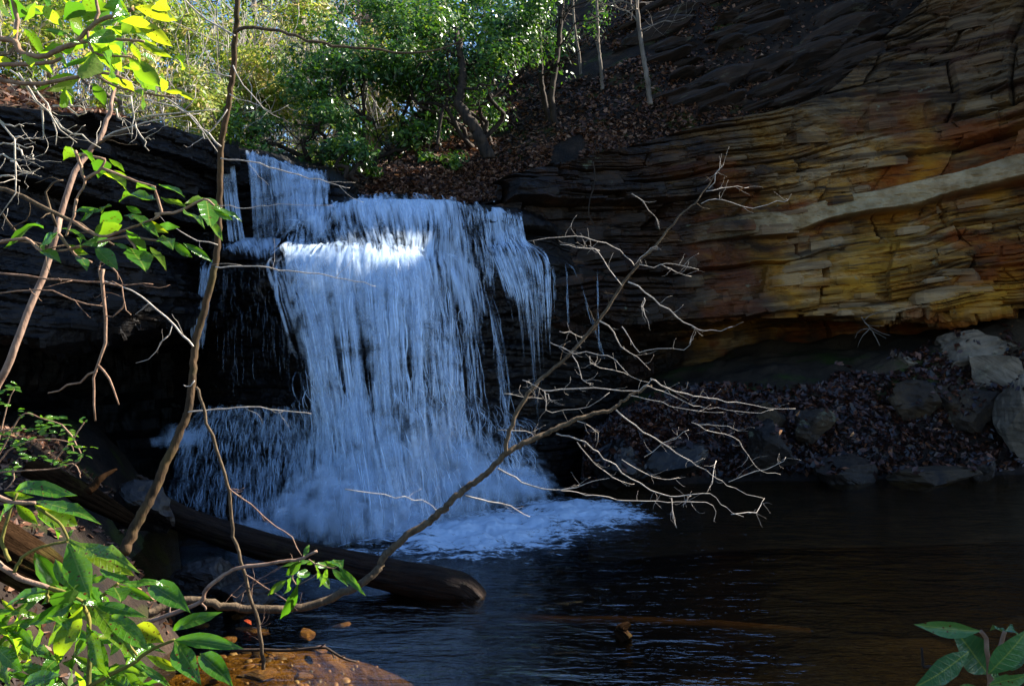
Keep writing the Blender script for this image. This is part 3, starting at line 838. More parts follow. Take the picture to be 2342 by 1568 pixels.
def strands(name, C, n, seed, vr, lr, wr, dens, mat, off=(0.0, 0.08), ur=(0, 1), seg=7, bias=None, clusters=None):
    """thin ribbons of water that follow the sheet given by control grid C"""
    r = np.random.default_rng(seed)
    NV, NU = 160, 160
    G = np.swapaxes(crom(np.swapaxes(crom(C, NV), 0, 1), NU), 0, 1)
    N = gridnormal(G); N *= np.sign((N * (np.array([0, 0, 3.0]) - G)).sum(-1).mean())
    V = []; UV = []; A = []; Q = []
    base = np.arange(seg + 1) * 2
    q = np.stack([base[:-1], base[:-1] + 1, base[1:] + 1, base[1:]], 1)
    if clusters is not None:
        us = np.clip(clusters[np.minimum((r.random(n) ** 1.15 * len(clusters)).astype(int), len(clusters) - 1)] + r.normal(0, 0.0085, n), 0, 1)
    elif bias is None:
        us = r.uniform(ur[0], ur[1], n)
    else:
        us = np.interp(r.random(n), np.linspace(0, 1, len(bias)), bias)
    t = np.linspace(0, 1, seg + 1)
    us = np.where((us < 0.07) & (r.random(n) < 0.7), us + r.uniform(0.05, 0.5, n), us)
    for k in range(n):
        u0 = us[k]
        v0 = r.uniform(*vr); L = r.uniform(*lr)
        vv = np.clip(v0 + L * t, 0, 1)
        uu = np.clip(u0 + r.normal(0, 0.012 + 0.05 * max(0.0, 0.12 - u0) / 0.12) * t + r.normal(0, 0.004 * min(1.0, L / 0.25), seg + 1), 0, 1)
        fi = vv * (NV - 1); fj = uu * (NU - 1)
        i0 = np.minimum(fi.astype(int), NV - 2); j0 = np.minimum(fj.astype(int), NU - 2)
        a = (fi - i0)[:, None]; b = (fj - j0)[:, None]
        P = (G[i0, j0] * (1 - b) + G[i0, j0 + 1] * b) * (1 - a) + (G[i0 + 1, j0] * (1 - b) + G[i0 + 1, j0 + 1] * b) * a
        nn = N[i0, j0]
        P = P + nn * r.uniform(*off) * np.sin(np.pi * (0.15 + 0.8 * t))[:, None]
        T = np.gradient(P, axis=0)
        side = np.cross(T, nn); side /= np.linalg.norm(side, axis=1, keepdims=True) + 1e-9
        w = r.uniform(*wr) * (0.7 + 0.6 * t)
        Lf = P - side * w[:, None] / 2; Rt = P + side * w[:, None] / 2
        V.append(np.stack([Lf, Rt], 1).reshape(-1, 3))
        UV.append(np.stack([np.tile([0, 1], seg + 1), np.repeat(t, 2)], 1))
        A.append(np.full((seg + 1) * 2, r.uniform(*dens)))
        Q.append(q + k * (seg + 1) * 2)
    me = make_mesh(name, np.concatenate(V), np.concatenate(Q), np.concatenate(UV), smooth=True, attrs={'dens': np.concatenate(A)})
    return link(name, me, mat, waterfall, kind='stuff')

# upper cascade
A = [[(560, 372, 12.9), (615, 380, 12.9), (680, 408, 12.8), (750, 414, 12.6)],
     [(562, 354, 11.95), (617, 364, 11.85), (684, 393, 11.7), (751, 399, 11.5)],
     [(568, 366, 11.6), (622, 374, 11.55), (692, 400, 11.4), (754, 405, 11.25)],
     [(578, 440, 11.35), (632, 445, 11.3), (700, 450, 11.1), (752, 450, 11.05)],
     [(590, 556, 11.2), (640, 540, 11.0), (700, 512, 10.85), (752, 486, 10.9)]]
dA = [[1, 1, 1, 1], [.92, .92, .95, .85], [.55, .52, .80, .55], [.32, .34, .80, .42], [.25, .32, .82, .45]]
CA, _ = make_sheet('upper_cascade', A, 60, 110, dA, M['thin'], 0.03, 2, 0.45, 0.5, edge=0.10)
strands('upper_cascade_strands', CA, 420, 11, (0.2, 0.8), (0.15, 0.5), (0.015, 0.05), (0.10, 0.55), M['ribbon'], bias=[0, 0.1, 0.45, 0.55, 0.62, 0.7, 0.78, 0.98])
A2 = [[(508, 360, 12.8), (532, 360, 12.8)], [(508, 346, 11.8), (532, 348, 11.8)], [(510, 362, 11.45), (536, 362, 11.45)], [(515, 450, 11.3), (545, 450, 11.3)], [(524, 553, 11.1), (562, 553, 11.1)]]
CA2, _ = make_sheet('left_cascade', A2, 50, 24, [[1, 1], [.9, .8], [.5, .35], [.42, .24], [.4, .22]], M['thin'], 0.02, 3, 0.10, 0.5, edge=0.3)
strands('left_cascade_strands', CA2, 120, 12, (0.2, 0.8), (0.15, 0.5), (0.008, 0.025), (0.3, 1.0), M['ribbon'])
A3 = [[(755, 402, 11.5), (800, 428, 11.7)], [(758, 410, 11.35), (800, 434, 11.6)], [(764, 450, 11.2), (800, 455, 11.4)], [(768, 482, 11.0), (805, 476, 11.2)]]
CA3, _ = make_sheet('narrow_cascade', A3, 30, 30, [[.5, .4], [.5, .4], [.4, .35], [.4, .35]], M['thin'], 0.02, 5, 0.12, 0.4, edge=0.25)
# main curtain
B = [
    [(655, 512, 12.4), (720, 490, 12.5), (800, 472, 12.5), (880, 466, 12.6), (960, 468, 12.7), (1050, 478, 12.8), (1095, 490, 12.9)],
    [(650, 508, 11.0), (720, 478, 11.2), (800, 457, 11.35), (880, 452, 11.5), (960, 456, 11.7), (1050, 466, 11.8), (1095, 478, 12.0)],
    [(640, 520, 10.7), (720, 490, 10.85), (800, 472, 10.95), (880, 463, 11.1), (975, 463, 11.4), (1055, 474, 11.55), (1100, 488, 11.75)],
    [(628, 550, 10.55), (720, 535, 10.6), (810, 525, 10.6), (890, 520, 10.7), (985, 520, 11.0), (1065, 540, 11.2), (1115, 560, 11.5)],
    [(616, 580, 10.25), (720, 576, 10.25), (820, 572, 10.25), (900, 576, 10.3), (980, 585, 10.6), (1075, 620, 10.95), (1130, 640, 11.35)],
    [(612, 596, 9.95), (720, 592, 9.9), (820, 590, 9.9), (900, 594, 9.98), (985, 612, 10.25), (1085, 690, 10.7), (1145, 725, 11.2)],
    [(626, 650, 9.75), (728, 648, 9.68), (822, 648, 9.68), (904, 652, 9.75), (992, 700, 10.05), (1095, 780, 10.6), (1158, 820, 11.15)],
    [(655, 760, 9.60), (748, 760, 9.52), (830, 760, 9.52), (910, 765, 9.58), (1005, 800, 9.9), (1105, 870, 10.5), (1170, 900, 11.15)],
    [(688, 880, 9.48), (768, 885, 9.40), (840, 885, 9.40), (918, 890, 9.46), (1015, 910, 9.8), (1118, 955, 10.5), (1182, 975, 11.2)],
    [(702, 1000, 9.38), (785, 1010, 9.28), (852, 1010, 9.28), (926, 1010, 9.38), (1028, 1020, 9.8), (1130, 1040, 10.6), (1196, 1050, 11.3)],
    [(700, 1236, 8.98), (785, 1246, 8.85), (868, 1238, 8.95), (945, 1216, 9.35), (1040, 1186, 10.05), (1145, 1148, 11.1), (1240, 1124, 11.9)],
]
dB = [
    [.9, .9, .9, .9, .9, .9, .9],
    [.55, .70, .85, .95, .95, .75, .50],
    [.60, .75, .92, 1.0, 1.0, .80, .50],
    [.70, .80, .72, .85, .90, .80, .45],
    [.85, .90, .80, .85, .85, .80, .40],
    [.92, .98, 1.0, .95, .85, .78, .35],
    [.80, .92, .92, .86, .80, .72, .32],
    [.55, .60, .66, .68, .74, .62, .30],
    [.46, .34, .50, .56, .70, .58, .30],
    [.52, .40, .44, .52, .62, .55, .30],
    [.90, .80, .62, .66, .62, .60, .45],
]
CB, _ = make_sheet('main_curtain', B, 220, 330, np.array(dB) - np.array([0, .12, .20, .34, .24, .20, .32, .42, .48, .44, .30])[:, None], M['sheet'], 0.012, 7, 1.0, 1.5, edge=0.07)
make_sheet('front_curtain', B[4:], 180, 300, np.array(dB[4:]) - np.array([.38, .36, .42, .50, .52, .48, .38])[:, None], M['sheet'], 0.02, 19, 1.15, 1.3, off=0.09)
strands('upper_step_strands', CB, 420, 13, (0.10, 0.36), (0.05, 0.12), (0.015, 0.06), (0.12, 0.6), M['ribbon'])
cc = np.sort(np.random.default_rng(3).uniform(0.03, 0.95, 19))
strands('curtain_strands', CB, 210, 14, (0.44, 0.70), (0.15, 0.45), (0.025, 0.075), (0.08, 0.55), M['ribbon'], off=(-0.03, 0.14), seg=9, clusters=cc)
strands('bright_strands', CB, 330, 34, (0.44, 0.72), (0.10, 0.40), (0.010, 0.028), (0.35, 1.0), M['ribbon'], off=(0.0, 0.16), seg=9, clusters=cc)
strands('foot_strands', CB, 300, 24, (0.80, 0.93), (0.06, 0.18), (0.03, 0.10), (0.10, 0.5), M['ribbon'], off=(0.0, 0.28), seg=7)
strands('foot_drops', CB, 700, 44, (0.76, 0.95), (0.03, 0.09), (0.006, 0.018), (0.3, 1.0), M['ribbon'], off=(0.0, 0.35), seg=5)
strands('ledge_spill_strands', CB, 420, 15, (0.41, 0.52), (0.12, 0.30), (0.018, 0.06), (0.2, 0.7), M['ribbon'], off=(0.0, 0.12), ur=(0.02, 0.62))
# right cascade
Cc = [[(1096, 476, 12.2), (1140, 478, 12.3), (1186, 488, 12.4)],
      [(1102, 490, 11.95), (1146, 488, 12.05), (1192, 498, 12.15)],
      [(1112, 560, 11.75), (1158, 552, 11.85), (1205, 556, 11.95)],
      [(1120, 585, 11.5), (1175, 580, 11.6), (1250, 596, 11.75)],
      [(1150, 660, 11.4), (1200, 660, 11.5), (1256, 680, 11.65)],
      [(1175, 760, 11.4), (1215, 780, 11.5), (1262, 800, 11.65)],
      [(1205, 1120, 11.7), (1240, 1118, 11.8), (1280, 1116, 11.9)]]
dC = [[.9, .95, .9], [.75, .85, .75], [.35, .6, .55], [.6, .7, .5], [.45, .62, .38], [.30, .46, .28], [.05, .12, .05]]
CC, _ = make_sheet('side_cascade', Cc, 110, 80, dC, M['thin'], 0.03, 23, 0.5, 1.1, edge=0.14)
strands('side_cascade_strands', CC, 380, 16, (0.08, 0.62), (0.08, 0.26), (0.006, 0.022), (0.25, 0.95), M['ribbon'])
# shelf water to the left of the main lip
D = [[(505, 556, 11.3), (560, 552, 11.2), (640, 540, 10.95)],
     [(508, 568, 10.8), (565, 562, 10.75), (640, 556, 10.65)],
     [(512, 580, 10.45), (570, 574, 10.4), (635, 570, 10.3)],
     [(515, 600, 10.35), (575, 598, 10.25), (630, 596, 10.1)]]
CD, _ = make_sheet('shelf_water', D, 40, 70, [[.5, .6, .7], [.7, .75, .85], [.6, .6, .8], [.2, .25, .5]], M['thin'], 0.04, 29, 0.4, 0.25)
# thin strand at the far left and sparse drips under the shelf
E = [[(470, 596, 10.7), (497, 592, 10.6)], [(460, 640, 10.5), (490, 640, 10.45)], [(448, 720, 10.45), (478, 720, 10.4)], [(438, 800, 10.4), (466, 800, 10.4)]]
CE, _ = make_sheet('left_strand', E, 50, 20, [[.5, .4], [.5, .4], [.42, .35], [.25, .2]], M['thin'], 0.02, 31, 0.08, 0.5, edge=0.3)
strands('left_strand_strands', CE, 130, 17, (0.0, 0.75), (0.15, 0.4), (0.008, 0.02), (0.4, 1.0), M['ribbon'])
Fd = [[(505, 600, 10.35), (560, 598, 10.2), (620, 600, 10.0), (690, 640, 9.8)], [(490, 720, 10.2), (560, 720, 10.05), (640, 720, 9.85), (700, 740, 9.7)], [(470, 950, 10.1), (560, 950, 9.9), (650, 950, 9.75), (715, 960, 9.6)]]
CF = np.array([[W(*p) for p in r] for r in Fd])
strands('drip_strands', CF, 260, 18, (0.0, 0.7), (0.04, 0.2), (0.004, 0.010), (0.06, 0.32), M['ribbon'])
# veil running down the dark slope, lower left
Gs = [[(455, 935, 10.6), (530, 935, 10.4), (620, 935, 10.15), (720, 940, 9.85)],
      [(420, 985, 10.3), (510, 990, 10.1), (610, 1000, 9.9), (720, 1010, 9.65)],
      [(395, 1070, 10.0), (490, 1090, 9.7), (600, 1100, 9.5), (712, 1110, 9.3)],
      [(375, 1170, 9.7), (470, 1200, 9.3), (590, 1235, 9.05), (705, 1250, 8.9)]]
dG = [[.42, .50, .46, .55], [.60, .42, .48, .60], [.50, .36, .44, .66], [.42, .36, .46, .75]]
CG, _ = make_sheet('slope_veil', Gs, 90, 130, dG, M['thin'], 0.03, 37, 0.9, 1.2)
strands('slope_strands', CG, 1200, 19, (-0.05, 0.85), (0.05, 0.22), (0.006, 0.022), (0.12, 0.6), M['ribbon'], off=(0.0, 0.10))
# two thin jets right of the falls
mbx = []
for pts, w in (([(1296, 598, 12.2), (1318, 620, 12.0), (1342, 690, 11.95), (1362, 760, 11.95), (1378, 820, 11.95)], 0.035), ([(1290, 600, 12.2), (1296, 640, 12.05), (1302, 760, 12.0)], 0.018), ([(1262, 600, 12.0), (1268, 640, 11.9), (1270, 720, 11.9)], 0.02), ([(1365, 610, 12.5), (1368, 700, 12.4), (1372, 800, 12.4)], 0.012)):
    P = [W(*p) for p in pts]
    CJ = np.array([[p - np.array([w / 2 * 1.6, 0, 0]), p + np.array([w / 2 * 1.6, 0, 0])] for p in P])
    strands('thin_jet', CJ, 12, 20 + len(mbx), (0.0, 0.8), (0.1, 0.4), (0.005, 0.014), (0.15, 0.7), M['ribbon'], off=(-0.01, 0.02)); mbx.append(1)

# splash: fans of short ribbons thrown out from where the water lands
def splash(name, cx, cy, d, n, rad, height, seed, flat=0.6):
    r = np.random.default_rng(seed)
    c = W(cx, cy, d)
    V = []; UV = []; A = []; Q = []; seg = 4
    t = np.linspace(0, 1, seg + 1); base = np.arange(seg + 1) * 2
    q = np.stack([base[:-1], base[:-1] + 1, base[1:] + 1, base[1:]], 1)
    for k in range(n):
        az = r.uniform(-math.pi, 0.0)
        p0 = c + np.array([r.normal(0, rad * 0.45), r.normal(0, rad * 0.25), abs(r.normal(0, height * 0.35))])
        out = np.array([math.cos(az), math.sin(az) * flat, 0])
        L = rad * r.uniform(0.25, 0.9)
        P = p0 + out * (L * t)[:, None] + np.array([0, 0, 1.0]) * (height * r.uniform(0.1, 0.8) * (t - t ** 2 * r.uniform(1.0, 2.2)))[:, None]
        P[:, 2] = np.maximum(P[:, 2], 0.015)
        T = np.gradient(P, axis=0)
        side = np.cross(T, np.array([0.1, -1, 0.5])); side /= np.linalg.norm(side, axis=1, keepdims=True) + 1e-9
        w = r.uniform(0.05, 0.20)
        V.append(np.stack([P - side * w / 2, P + side * w / 2], 1).reshape(-1, 3))
        UV.append(np.stack([np.tile([0, 1], seg + 1), np.repeat(t, 2)], 1))
        A.append(np.full((seg + 1) * 2, r.uniform(0.15, 0.7)))
        Q.append(q + k * (seg + 1) * 2)
    link(name, make_mesh(name, np.concatenate(V), np.concatenate(Q), np.concatenate(UV), smooth=True, attrs={'dens': np.concatenate(A)}), M['spray'], waterfall, kind='stuff')
splash('splash', 760, 1180, 8.95, 800, 0.42, 0.50, 1)
splash('splash', 880, 1200, 9.1, 260, 0.40, 0.35, 2)
splash('splash', 1000, 1130, 9.9, 800, 0.50, 0.75, 3)
splash('splash', 1130, 1120, 10.9, 320, 0.55, 0.45, 4)
splash('splash', 620, 1225, 8.95, 160, 0.35, 0.25, 5)
splash('splash', 430, 1010, 10.1, 60, 0.22, 0.15, 6)

# foam spreading on the pool
gx, gy = np.meshgrid(np.linspace(-2.6, 3.2, 330), np.linspace(6.6, 12.4, 330))
E1 = np.exp(-(((gx + 0.35 - 0.30 * (gy - 9.0)) / 1.15) ** 2 + ((gy - 9.3) / 1.25) ** 2))
E2 = np.exp(-(((gx - 0.75) / 0.85) ** 2 + ((gy - 10.2) / 1.0) ** 2))
E3 = np.exp(-(((gx + 1.55) / 0.55) ** 2 + ((gy - 7.9) / 0.8) ** 2)) * 0.62
E4 = np.exp(-(((gx + 0.3) / 0.7) ** 2 + ((gy - 8.35) / 0.5) ** 2)) * 0.6
dn = np.clip(0.92 * np.maximum(np.maximum(E1, E2), np.maximum(E3, E4)) ** 0.8, 0, 1.0)
hz = 0.02 + np.clip(dn, 0, 1) * (0.06 + 0.05 * fbm(gx * 3.5, gy * 5, 0, 4, 91, 0.65))
pool_foam = link('pool_foam', make_mesh('pool_foam', np.stack([gx, gy, hz], -1).reshape(-1, 3), gridfaces(330, 330), smooth=True, attrs={'dens': dn.ravel()}), M['foam'], kind='stuff', label='white foam spreading over the pool at the foot of the falls')
# ------------------------------------------------------------------ boulders
def rock_mesh(seed, dims, cuts=9, sub=3, rough=0.06):
    import bmesh
    bm = bmesh.new()
    bmesh.ops.create_icosphere(bm, subdivisions=sub, radius=1.0)
    V = np.array([v.co[:] for v in bm.verts]); Fc = np.array([[v.index for v in f.verts] for f in bm.faces]); bm.free()
    r = np.random.default_rng(seed)
    for k in range(cuts):
        n = r.normal(0, 1, 3); n /= np.linalg.norm(n)
        lim = r.uniform(0.45, 0.80)
        d = V @ n
        V = V - np.outer(np.maximum(d - lim, 0), n)
    V = V + V * (rough * fbm(V[:, 0] * 2.5, V[:, 1] * 2.5, V[:, 2] * 2.5, 4, seed))[:, None]
    lay = layers(V[:, 2] * 0.8 + 0.2 * V[:, 0], V[:, 0] + V[:, 1], 0.10, 0.30, seed, 1.0)
    V[:, :2] *= (1 + 0.09 * lay)[:, None]
    V = V + 0.035 * np.stack([fbm(V[:, 0] * 7, V[:, 1] * 7, V[:, 2] * 7, 3, seed + q) for q in (1, 2, 3)], 1)
    return make_mesh('boulder', V * np.asarray(dims), Fc)

BOULD = []
def boulder(label, px, py, d, w, h, mat, seed, dep=0.7, rot=(0, 0, 0), group=None, name='boulder', cuts=9, cat='boulder', sub=4):
    c = W(px, py, d); k = d / F
    me = rock_mesh(seed, (w * k * 0.62, w * k * 0.5 * dep * 1.2, h * k * 0.62), cuts, sub)
    o = link(name, me, M[mat], None, label, cat, group)
    o.location = tuple(c); o.rotation_euler = rot
    BOULD.append((o, me, seed))
    return o
GB = 'boulders on the leaf-strewn bank'
boulder('long pale flat-topped slab at the top of the leafy bank', 2215, 802, 14.4, 190, 80, 'boulder_pale', 301, 0.7, (0, -0.18, 0.1), GB)
boulder('pale pointed block leaning below the long flat slab', 2262, 862, 14.1, 130, 120, 'boulder_pale', 302, 0.7, (0.2, 0.5, 0.2), GB)
boulder('tall grey block cut by the edge of the picture above the waterline', 2330, 955, 13.3, 130, 200, 'boulder_pale', 303, 0.8, (0, 0.1, 0.3), GB)
boulder('dark cracked boulder wedged under the pale pointed block', 2225, 935, 13.7, 100, 110, 'boulder_brown', 304, 0.8, (0.1, 0.6, 0.1), GB)
boulder('brown rounded boulder with leaves on it halfway up the bank', 2095, 922, 13.8, 120, 85, 'boulder_brown', 305, 0.8, (0, 0.2, 0.4), GB)
boulder('small rusty boulder beside the brown rounded one', 2175, 908, 13.8, 75, 60, 'boulder_brown', 306, 0.8, (0.3, 0, 0), GB)
boulder('wet blue-black slab tilted at the foot of the falls', 1525, 1048, 12.35, 150, 80, 'boulder_wet', 307, 0.6, (0.5, -0.28, 0.1), GB, cuts=12)
boulder('dark contorted boulder with pale edges near the twig ends', 1765, 1035, 12.75, 120, 120, 'boulder_dark', 308, 0.7, (0.1, -0.5, 0.2), GB, cuts=12)
boulder('dark square block half buried in leaves mid bank', 1858, 972, 13.2, 105, 80, 'boulder_brown', 309, 0.7, (0, 0.1, -0.2), GB)
boulder('low brown slab lying at the waterline', 2135, 1092, 12.75, 165, 46, 'boulder_brown', 310, 0.7, (0, -0.1, 0), GB)
boulder('dark boulder with pale lichen patches above the waterline', 1935, 1075, 12.75, 130, 75, 'boulder_dark', 311, 0.7, (0, 0.1, 0.5), GB)
boulder('small pale stone on the sandy upper bank', 2075, 832, 14.5, 85, 50, 'boulder_pale', 312, 0.7, (0, 0.1, 0.4), GB)
boulder('black boulder in the splash right of the falls', 1425, 1065, 12.2, 120, 100, 'boulder_wet', 313, 0.7, (0, 0.3, 0.5), GB)
boulder('small upright lichen stone above the contorted boulder', 1762, 955, 13.4, 55, 65, 'boulder_brown', 314, 0.7, (0, 0.3, 0.1), GB)
boulder('small grey stone beside the low brown slab', 2250, 1075, 12.9, 70, 60, 'boulder_dark', 315, 0.7, (0, 0.2, 0.1), GB)
boulder('thin slab lying on the upper bank near the overhang', 2290, 745, 15.2, 120, 28, 'boulder_pale', 316, 0.9, (0, -0.15, 0.1), GB)
boulder('wet black rock with water running past under the fallen log', 478, 1318, 7.0, 130, 95, 'boulder_wet', 317, 0.8, (0, 0.25, 0.2))
boulder('glistening wet rock behind the foot of the slender sapling', 318, 1165, 7.4, 140, 130, 'boulder_wet', 318, 0.8, (0.2, 0.5, 0.2))
boulder('dark rock in the stream below the wet black rock', 560, 1370, 6.7, 130, 60, 'boulder_wet', 319, 0.8, (0, 0.1, 0.2))
o = link('boulder', rock_mesh(320, (0.6, 1.2, 2.0), 0, 4, 0.03), M['boulder_dark'], None, 'unseen boulder added over the cliff notch to cap the sun patch', 'boulder'); o.location = pq(9.85, 13.75, 13.75); o.rotation_euler = (0, 0, SUN_AZ)  # added out of sight to close off the top of the sun patch
o = link('boulder', rock_mesh(321, (1.1, 1.1, 3.6), 6, 4), M['boulder_dark'], None, 'unseen boulder added to shade the lower right leaves', 'boulder'); o.location = (4.3, 2.95, 1.6)  # stands unseen beside the camera, added to shade the corner leaves
# rock ledges cropping out of the slope above the cliff (parts of the hillside)
LEDGE = [rock_mesh(340 + k, (0.5, 0.32, 0.5), 12, 3, 0.10) for k in range(7)]
for me in LEDGE: me.materials.append(M['ledge'])
r = np.random.default_rng(5)
for k in range(230):
    u = int(420 * r.uniform(0.66, 0.90)); v = int(200 * r.uniform(0.10, 0.70))
    p = HILL[v, u]
    if p[0] < 2.0 + 1.2 * r.random() or p[2] < 6.0: continue
    L = r.uniform(0.4, 1.9)
    R = np.stack([np.array([0.86, -0.30, 0.36]) * L, np.array([-0.3, -0.9, 0.1]) * r.uniform(0.8, 1.6), np.array([-0.30, 0.1, 0.95]) * L * r.uniform(0.16, 0.34)], 1)
    o = bpy.data.objects.new('rock_ledge', LEDGE[r.integers(7)]); SC.collection.objects.link(o); o.parent = hill
    o.matrix_local = Matrix([[*R[0], p[0]], [*R[1], p[1] + 0.1], [*R[2], p[2] - 0.05], [0, 0, 0, 1]])
# stones in the orange shallows
r = np.random.default_rng(17)
SM = [rock_mesh(330 + k, (1, 0.8, 0.5), 7, 2) for k in range(5)]
stones = [(575, 1432, 90, 0), (700, 1440, 80, 1), (520, 1455, 60, 2), (640, 1490, 70, 3), (735, 1475, 50, 4), (590, 1530, 100, 0), (500, 1540, 60, 1), (690, 1535, 60, 2), (455, 1420, 70, 3), (440, 1500, 60, 4), (780, 1420, 50, 0), (545, 1400, 45, 2)]
desc = ['flat orange stone under the arched branch', 'flat stone in the shallows below the hanging sprig', 'small stone at the edge of the bank leaves', 'stone in the shallows between the two twigs', 'small stone furthest out in the orange shallows', 'broad flat stone at the bottom of the orange shallows', 'stone beside the low rhododendron leaf', 'stone beyond the broad flat stone in the shallows', 'stone by the red fallen leaf', 'dark stone under the rhododendron leaves', 'stone in the dark water past the sprig', 'small stone against the mossy branch foot']
M['stone'] = mat_boulder('wet_orange_stone', (0.10, 0.045, 0.01), (0.34, 0.17, 0.04), 0.35, 0.1)
for (px, py, w, k), dsc in zip(stones, desc):
    p = WZ0(px, py, -0.03); s = w * p[1] / F * 0.5
    o = link('stone', SM[k], M['stone'], None, dsc, 'stone', 'stones in the shallows')
    o.location = (p[0], p[1], -0.06); o.scale = (s, s * 0.8, s * 0.45); o.rotation_euler = (r.uniform(-.2, .2), r.uniform(-.2, .2), r.uniform(0, 6))

# pebbles over the shallow bed
r = np.random.default_rng(71)
mb = MB(); tv = None
for k in range(520):
    X = r.uniform(-2.5, -0.2); Y = r.uniform(4.6, 7.0); zb = float(bed_z(np.array([X]), np.array([Y]))[0])
    if zb < -0.32: continue
    n_ = 7; th = np.linspace(0, 6.283, n_, endpoint=False) + r.uniform(0, 1); s = 0.012 + 0.035 * r.random() ** 2.2
    ring = np.stack([np.cos(th) * s * r.uniform(.8, 1.3), np.sin(th) * s, np.zeros(n_)], 1) * r.uniform(.8, 1.2, (n_, 1))
    V = np.concatenate([ring + [0, 0, -0.01], ring * [0.7, 0.7, 1] + [0, 0, s * 0.22], [[0, 0, s * 0.27]]]) + [X, Y, zb]
    i = np.arange(n_); j = (i + 1) % n_
    mb.add(V, np.stack([i, j, j + n_, i + n_], 1), np.stack([i + n_, j + n_, np.full(n_, 2 * n_)], 1), attr=r.random())
M['pebble'] = mat_scatter('pebbles', [(0, (0.02, 0.014, 0.008)), (0.4, (0.10, 0.05, 0.012)), (0.75, (0.26, 0.13, 0.03)), (1, (0.36, 0.27, 0.16))], 0.0, 0.5)
link('pebbles', mb.mesh('pebbles', attr='rnd'), M['pebble'], None, 'orange and brown pebbles on the bed of the shallows', None, None, 'stuff')

# ------------------------------------------------------------------ logs
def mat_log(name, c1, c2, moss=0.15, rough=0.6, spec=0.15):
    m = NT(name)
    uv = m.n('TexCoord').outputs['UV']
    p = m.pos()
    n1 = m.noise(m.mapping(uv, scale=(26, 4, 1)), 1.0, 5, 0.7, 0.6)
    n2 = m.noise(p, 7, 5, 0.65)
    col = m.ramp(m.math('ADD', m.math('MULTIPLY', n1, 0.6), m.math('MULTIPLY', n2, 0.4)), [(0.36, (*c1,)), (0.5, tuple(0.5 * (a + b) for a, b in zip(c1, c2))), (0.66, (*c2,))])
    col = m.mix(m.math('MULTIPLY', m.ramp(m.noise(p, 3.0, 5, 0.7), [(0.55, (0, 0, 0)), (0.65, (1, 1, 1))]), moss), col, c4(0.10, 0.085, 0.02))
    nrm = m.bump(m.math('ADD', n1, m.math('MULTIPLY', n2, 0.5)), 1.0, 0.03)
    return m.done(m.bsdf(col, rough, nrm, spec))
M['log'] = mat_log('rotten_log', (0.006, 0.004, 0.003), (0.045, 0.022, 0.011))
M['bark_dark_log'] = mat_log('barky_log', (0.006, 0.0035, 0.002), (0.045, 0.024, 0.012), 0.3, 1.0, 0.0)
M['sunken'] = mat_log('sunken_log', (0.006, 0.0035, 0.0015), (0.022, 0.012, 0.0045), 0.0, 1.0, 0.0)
def log_mesh(pts, rads, n=70, sides=30, seed=0, ridge=0.10):
    C = crom(np.asarray(pts, float), n)
    R = np.interp(np.linspace(0, 1, n), np.linspace(0, 1, len(rads)), rads)
    T = np.gradient(C, axis=0); T /= np.linalg.norm(T, axis=1, keepdims=True)
    A = np.cross(T, [0, 0, 1.0]); A /= np.linalg.norm(A, axis=1, keepdims=True); B = np.cross(A, T)
    th = np.linspace(0, 2 * np.pi, sides, endpoint=False)
    s = np.linspace(0, 1, n)[:, None] * np.linalg.norm(C[-1] - C[0])
    rr = 1 + 0.5 * ridge * vnoise(th[None] * 16, s * 5, 5, seed + 8) + ridge * vnoise(th[None] * 3.2, s * 0.9, 0, seed) + 0.6 * ridge * vnoise(th[None] * 7, s * 2.2, 3, seed + 1) + 0.12 * vnoise(np.cos(th)[None] * 1.2, np.sin(th)[None] * 1.2, s * 1.5, seed + 2)
    V = C[:, None] + (np.cos(th)[None, :, None] * A[:, None] + np.sin(th)[None, :, None] * B[:, None]) * (R[:, None] * rr)[..., None]
    i = np.arange(n * sides).reshape(n, sides); a, b = i[:-1], i[1:]
    Q = np.stack([a, np.roll(a, -1, 1), np.roll(b, -1, 1), b], -1).reshape(-1, 4)
    uvs = np.stack([np.broadcast_to(th[None] / 6.283, (n, sides)), np.broadcast_to(s, (n, sides))], -1).reshape(-1, 2)
    uvs = np.concatenate([uvs, [[0.5, 0], [0.5, s[-1, 0]]]])
    V = np.concatenate([V.reshape(-1, 3), C[[0, -1]] + np.array([[0, 0, 0], T[-1] * R[-1] * 0.3])])
    t0 = np.stack([np.full(sides, n * sides), np.roll(i[0], -1), i[0]], 1); t1 = np.stack([np.full(sides, n * sides + 1), i[-1], np.roll(i[-1], -1)], 1)
    return V, Q, np.concatenate([t0, t1]), uvs
def make_log(label, pts, rads, mat, seed, stubs=(), ridge=0.10, name='fallen_log', cat='log'):
    P = [W(*p) for p in pts]
    o0 = P[0]
    root = thing(name, label, cat, o0)
    V, Q, T, uvs = log_mesh(P, rads, n=160, sides=48, seed=seed, ridge=ridge)
    body = link('log_body', make_mesh('log_body', V - o0, [Q, T], uvs, smooth=True), M[mat], root)
    for q in stubs:
        mb = MB(); mb.tube([W(*p) for p in q[0]], q[1], 8, 0.004, seed=seed); link('branch_stub', mb.mesh('branch_stub', o0), M[mat], body)
    return root
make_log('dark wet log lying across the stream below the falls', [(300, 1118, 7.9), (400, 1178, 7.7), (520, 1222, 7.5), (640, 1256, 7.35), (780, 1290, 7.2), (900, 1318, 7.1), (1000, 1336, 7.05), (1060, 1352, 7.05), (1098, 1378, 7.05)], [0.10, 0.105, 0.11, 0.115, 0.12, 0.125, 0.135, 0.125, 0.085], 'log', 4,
         [([(360, 1120, 7.7), (330, 1098, 7.65), (312, 1085, 7.6)], [0.05, 0.03, 0.01])])
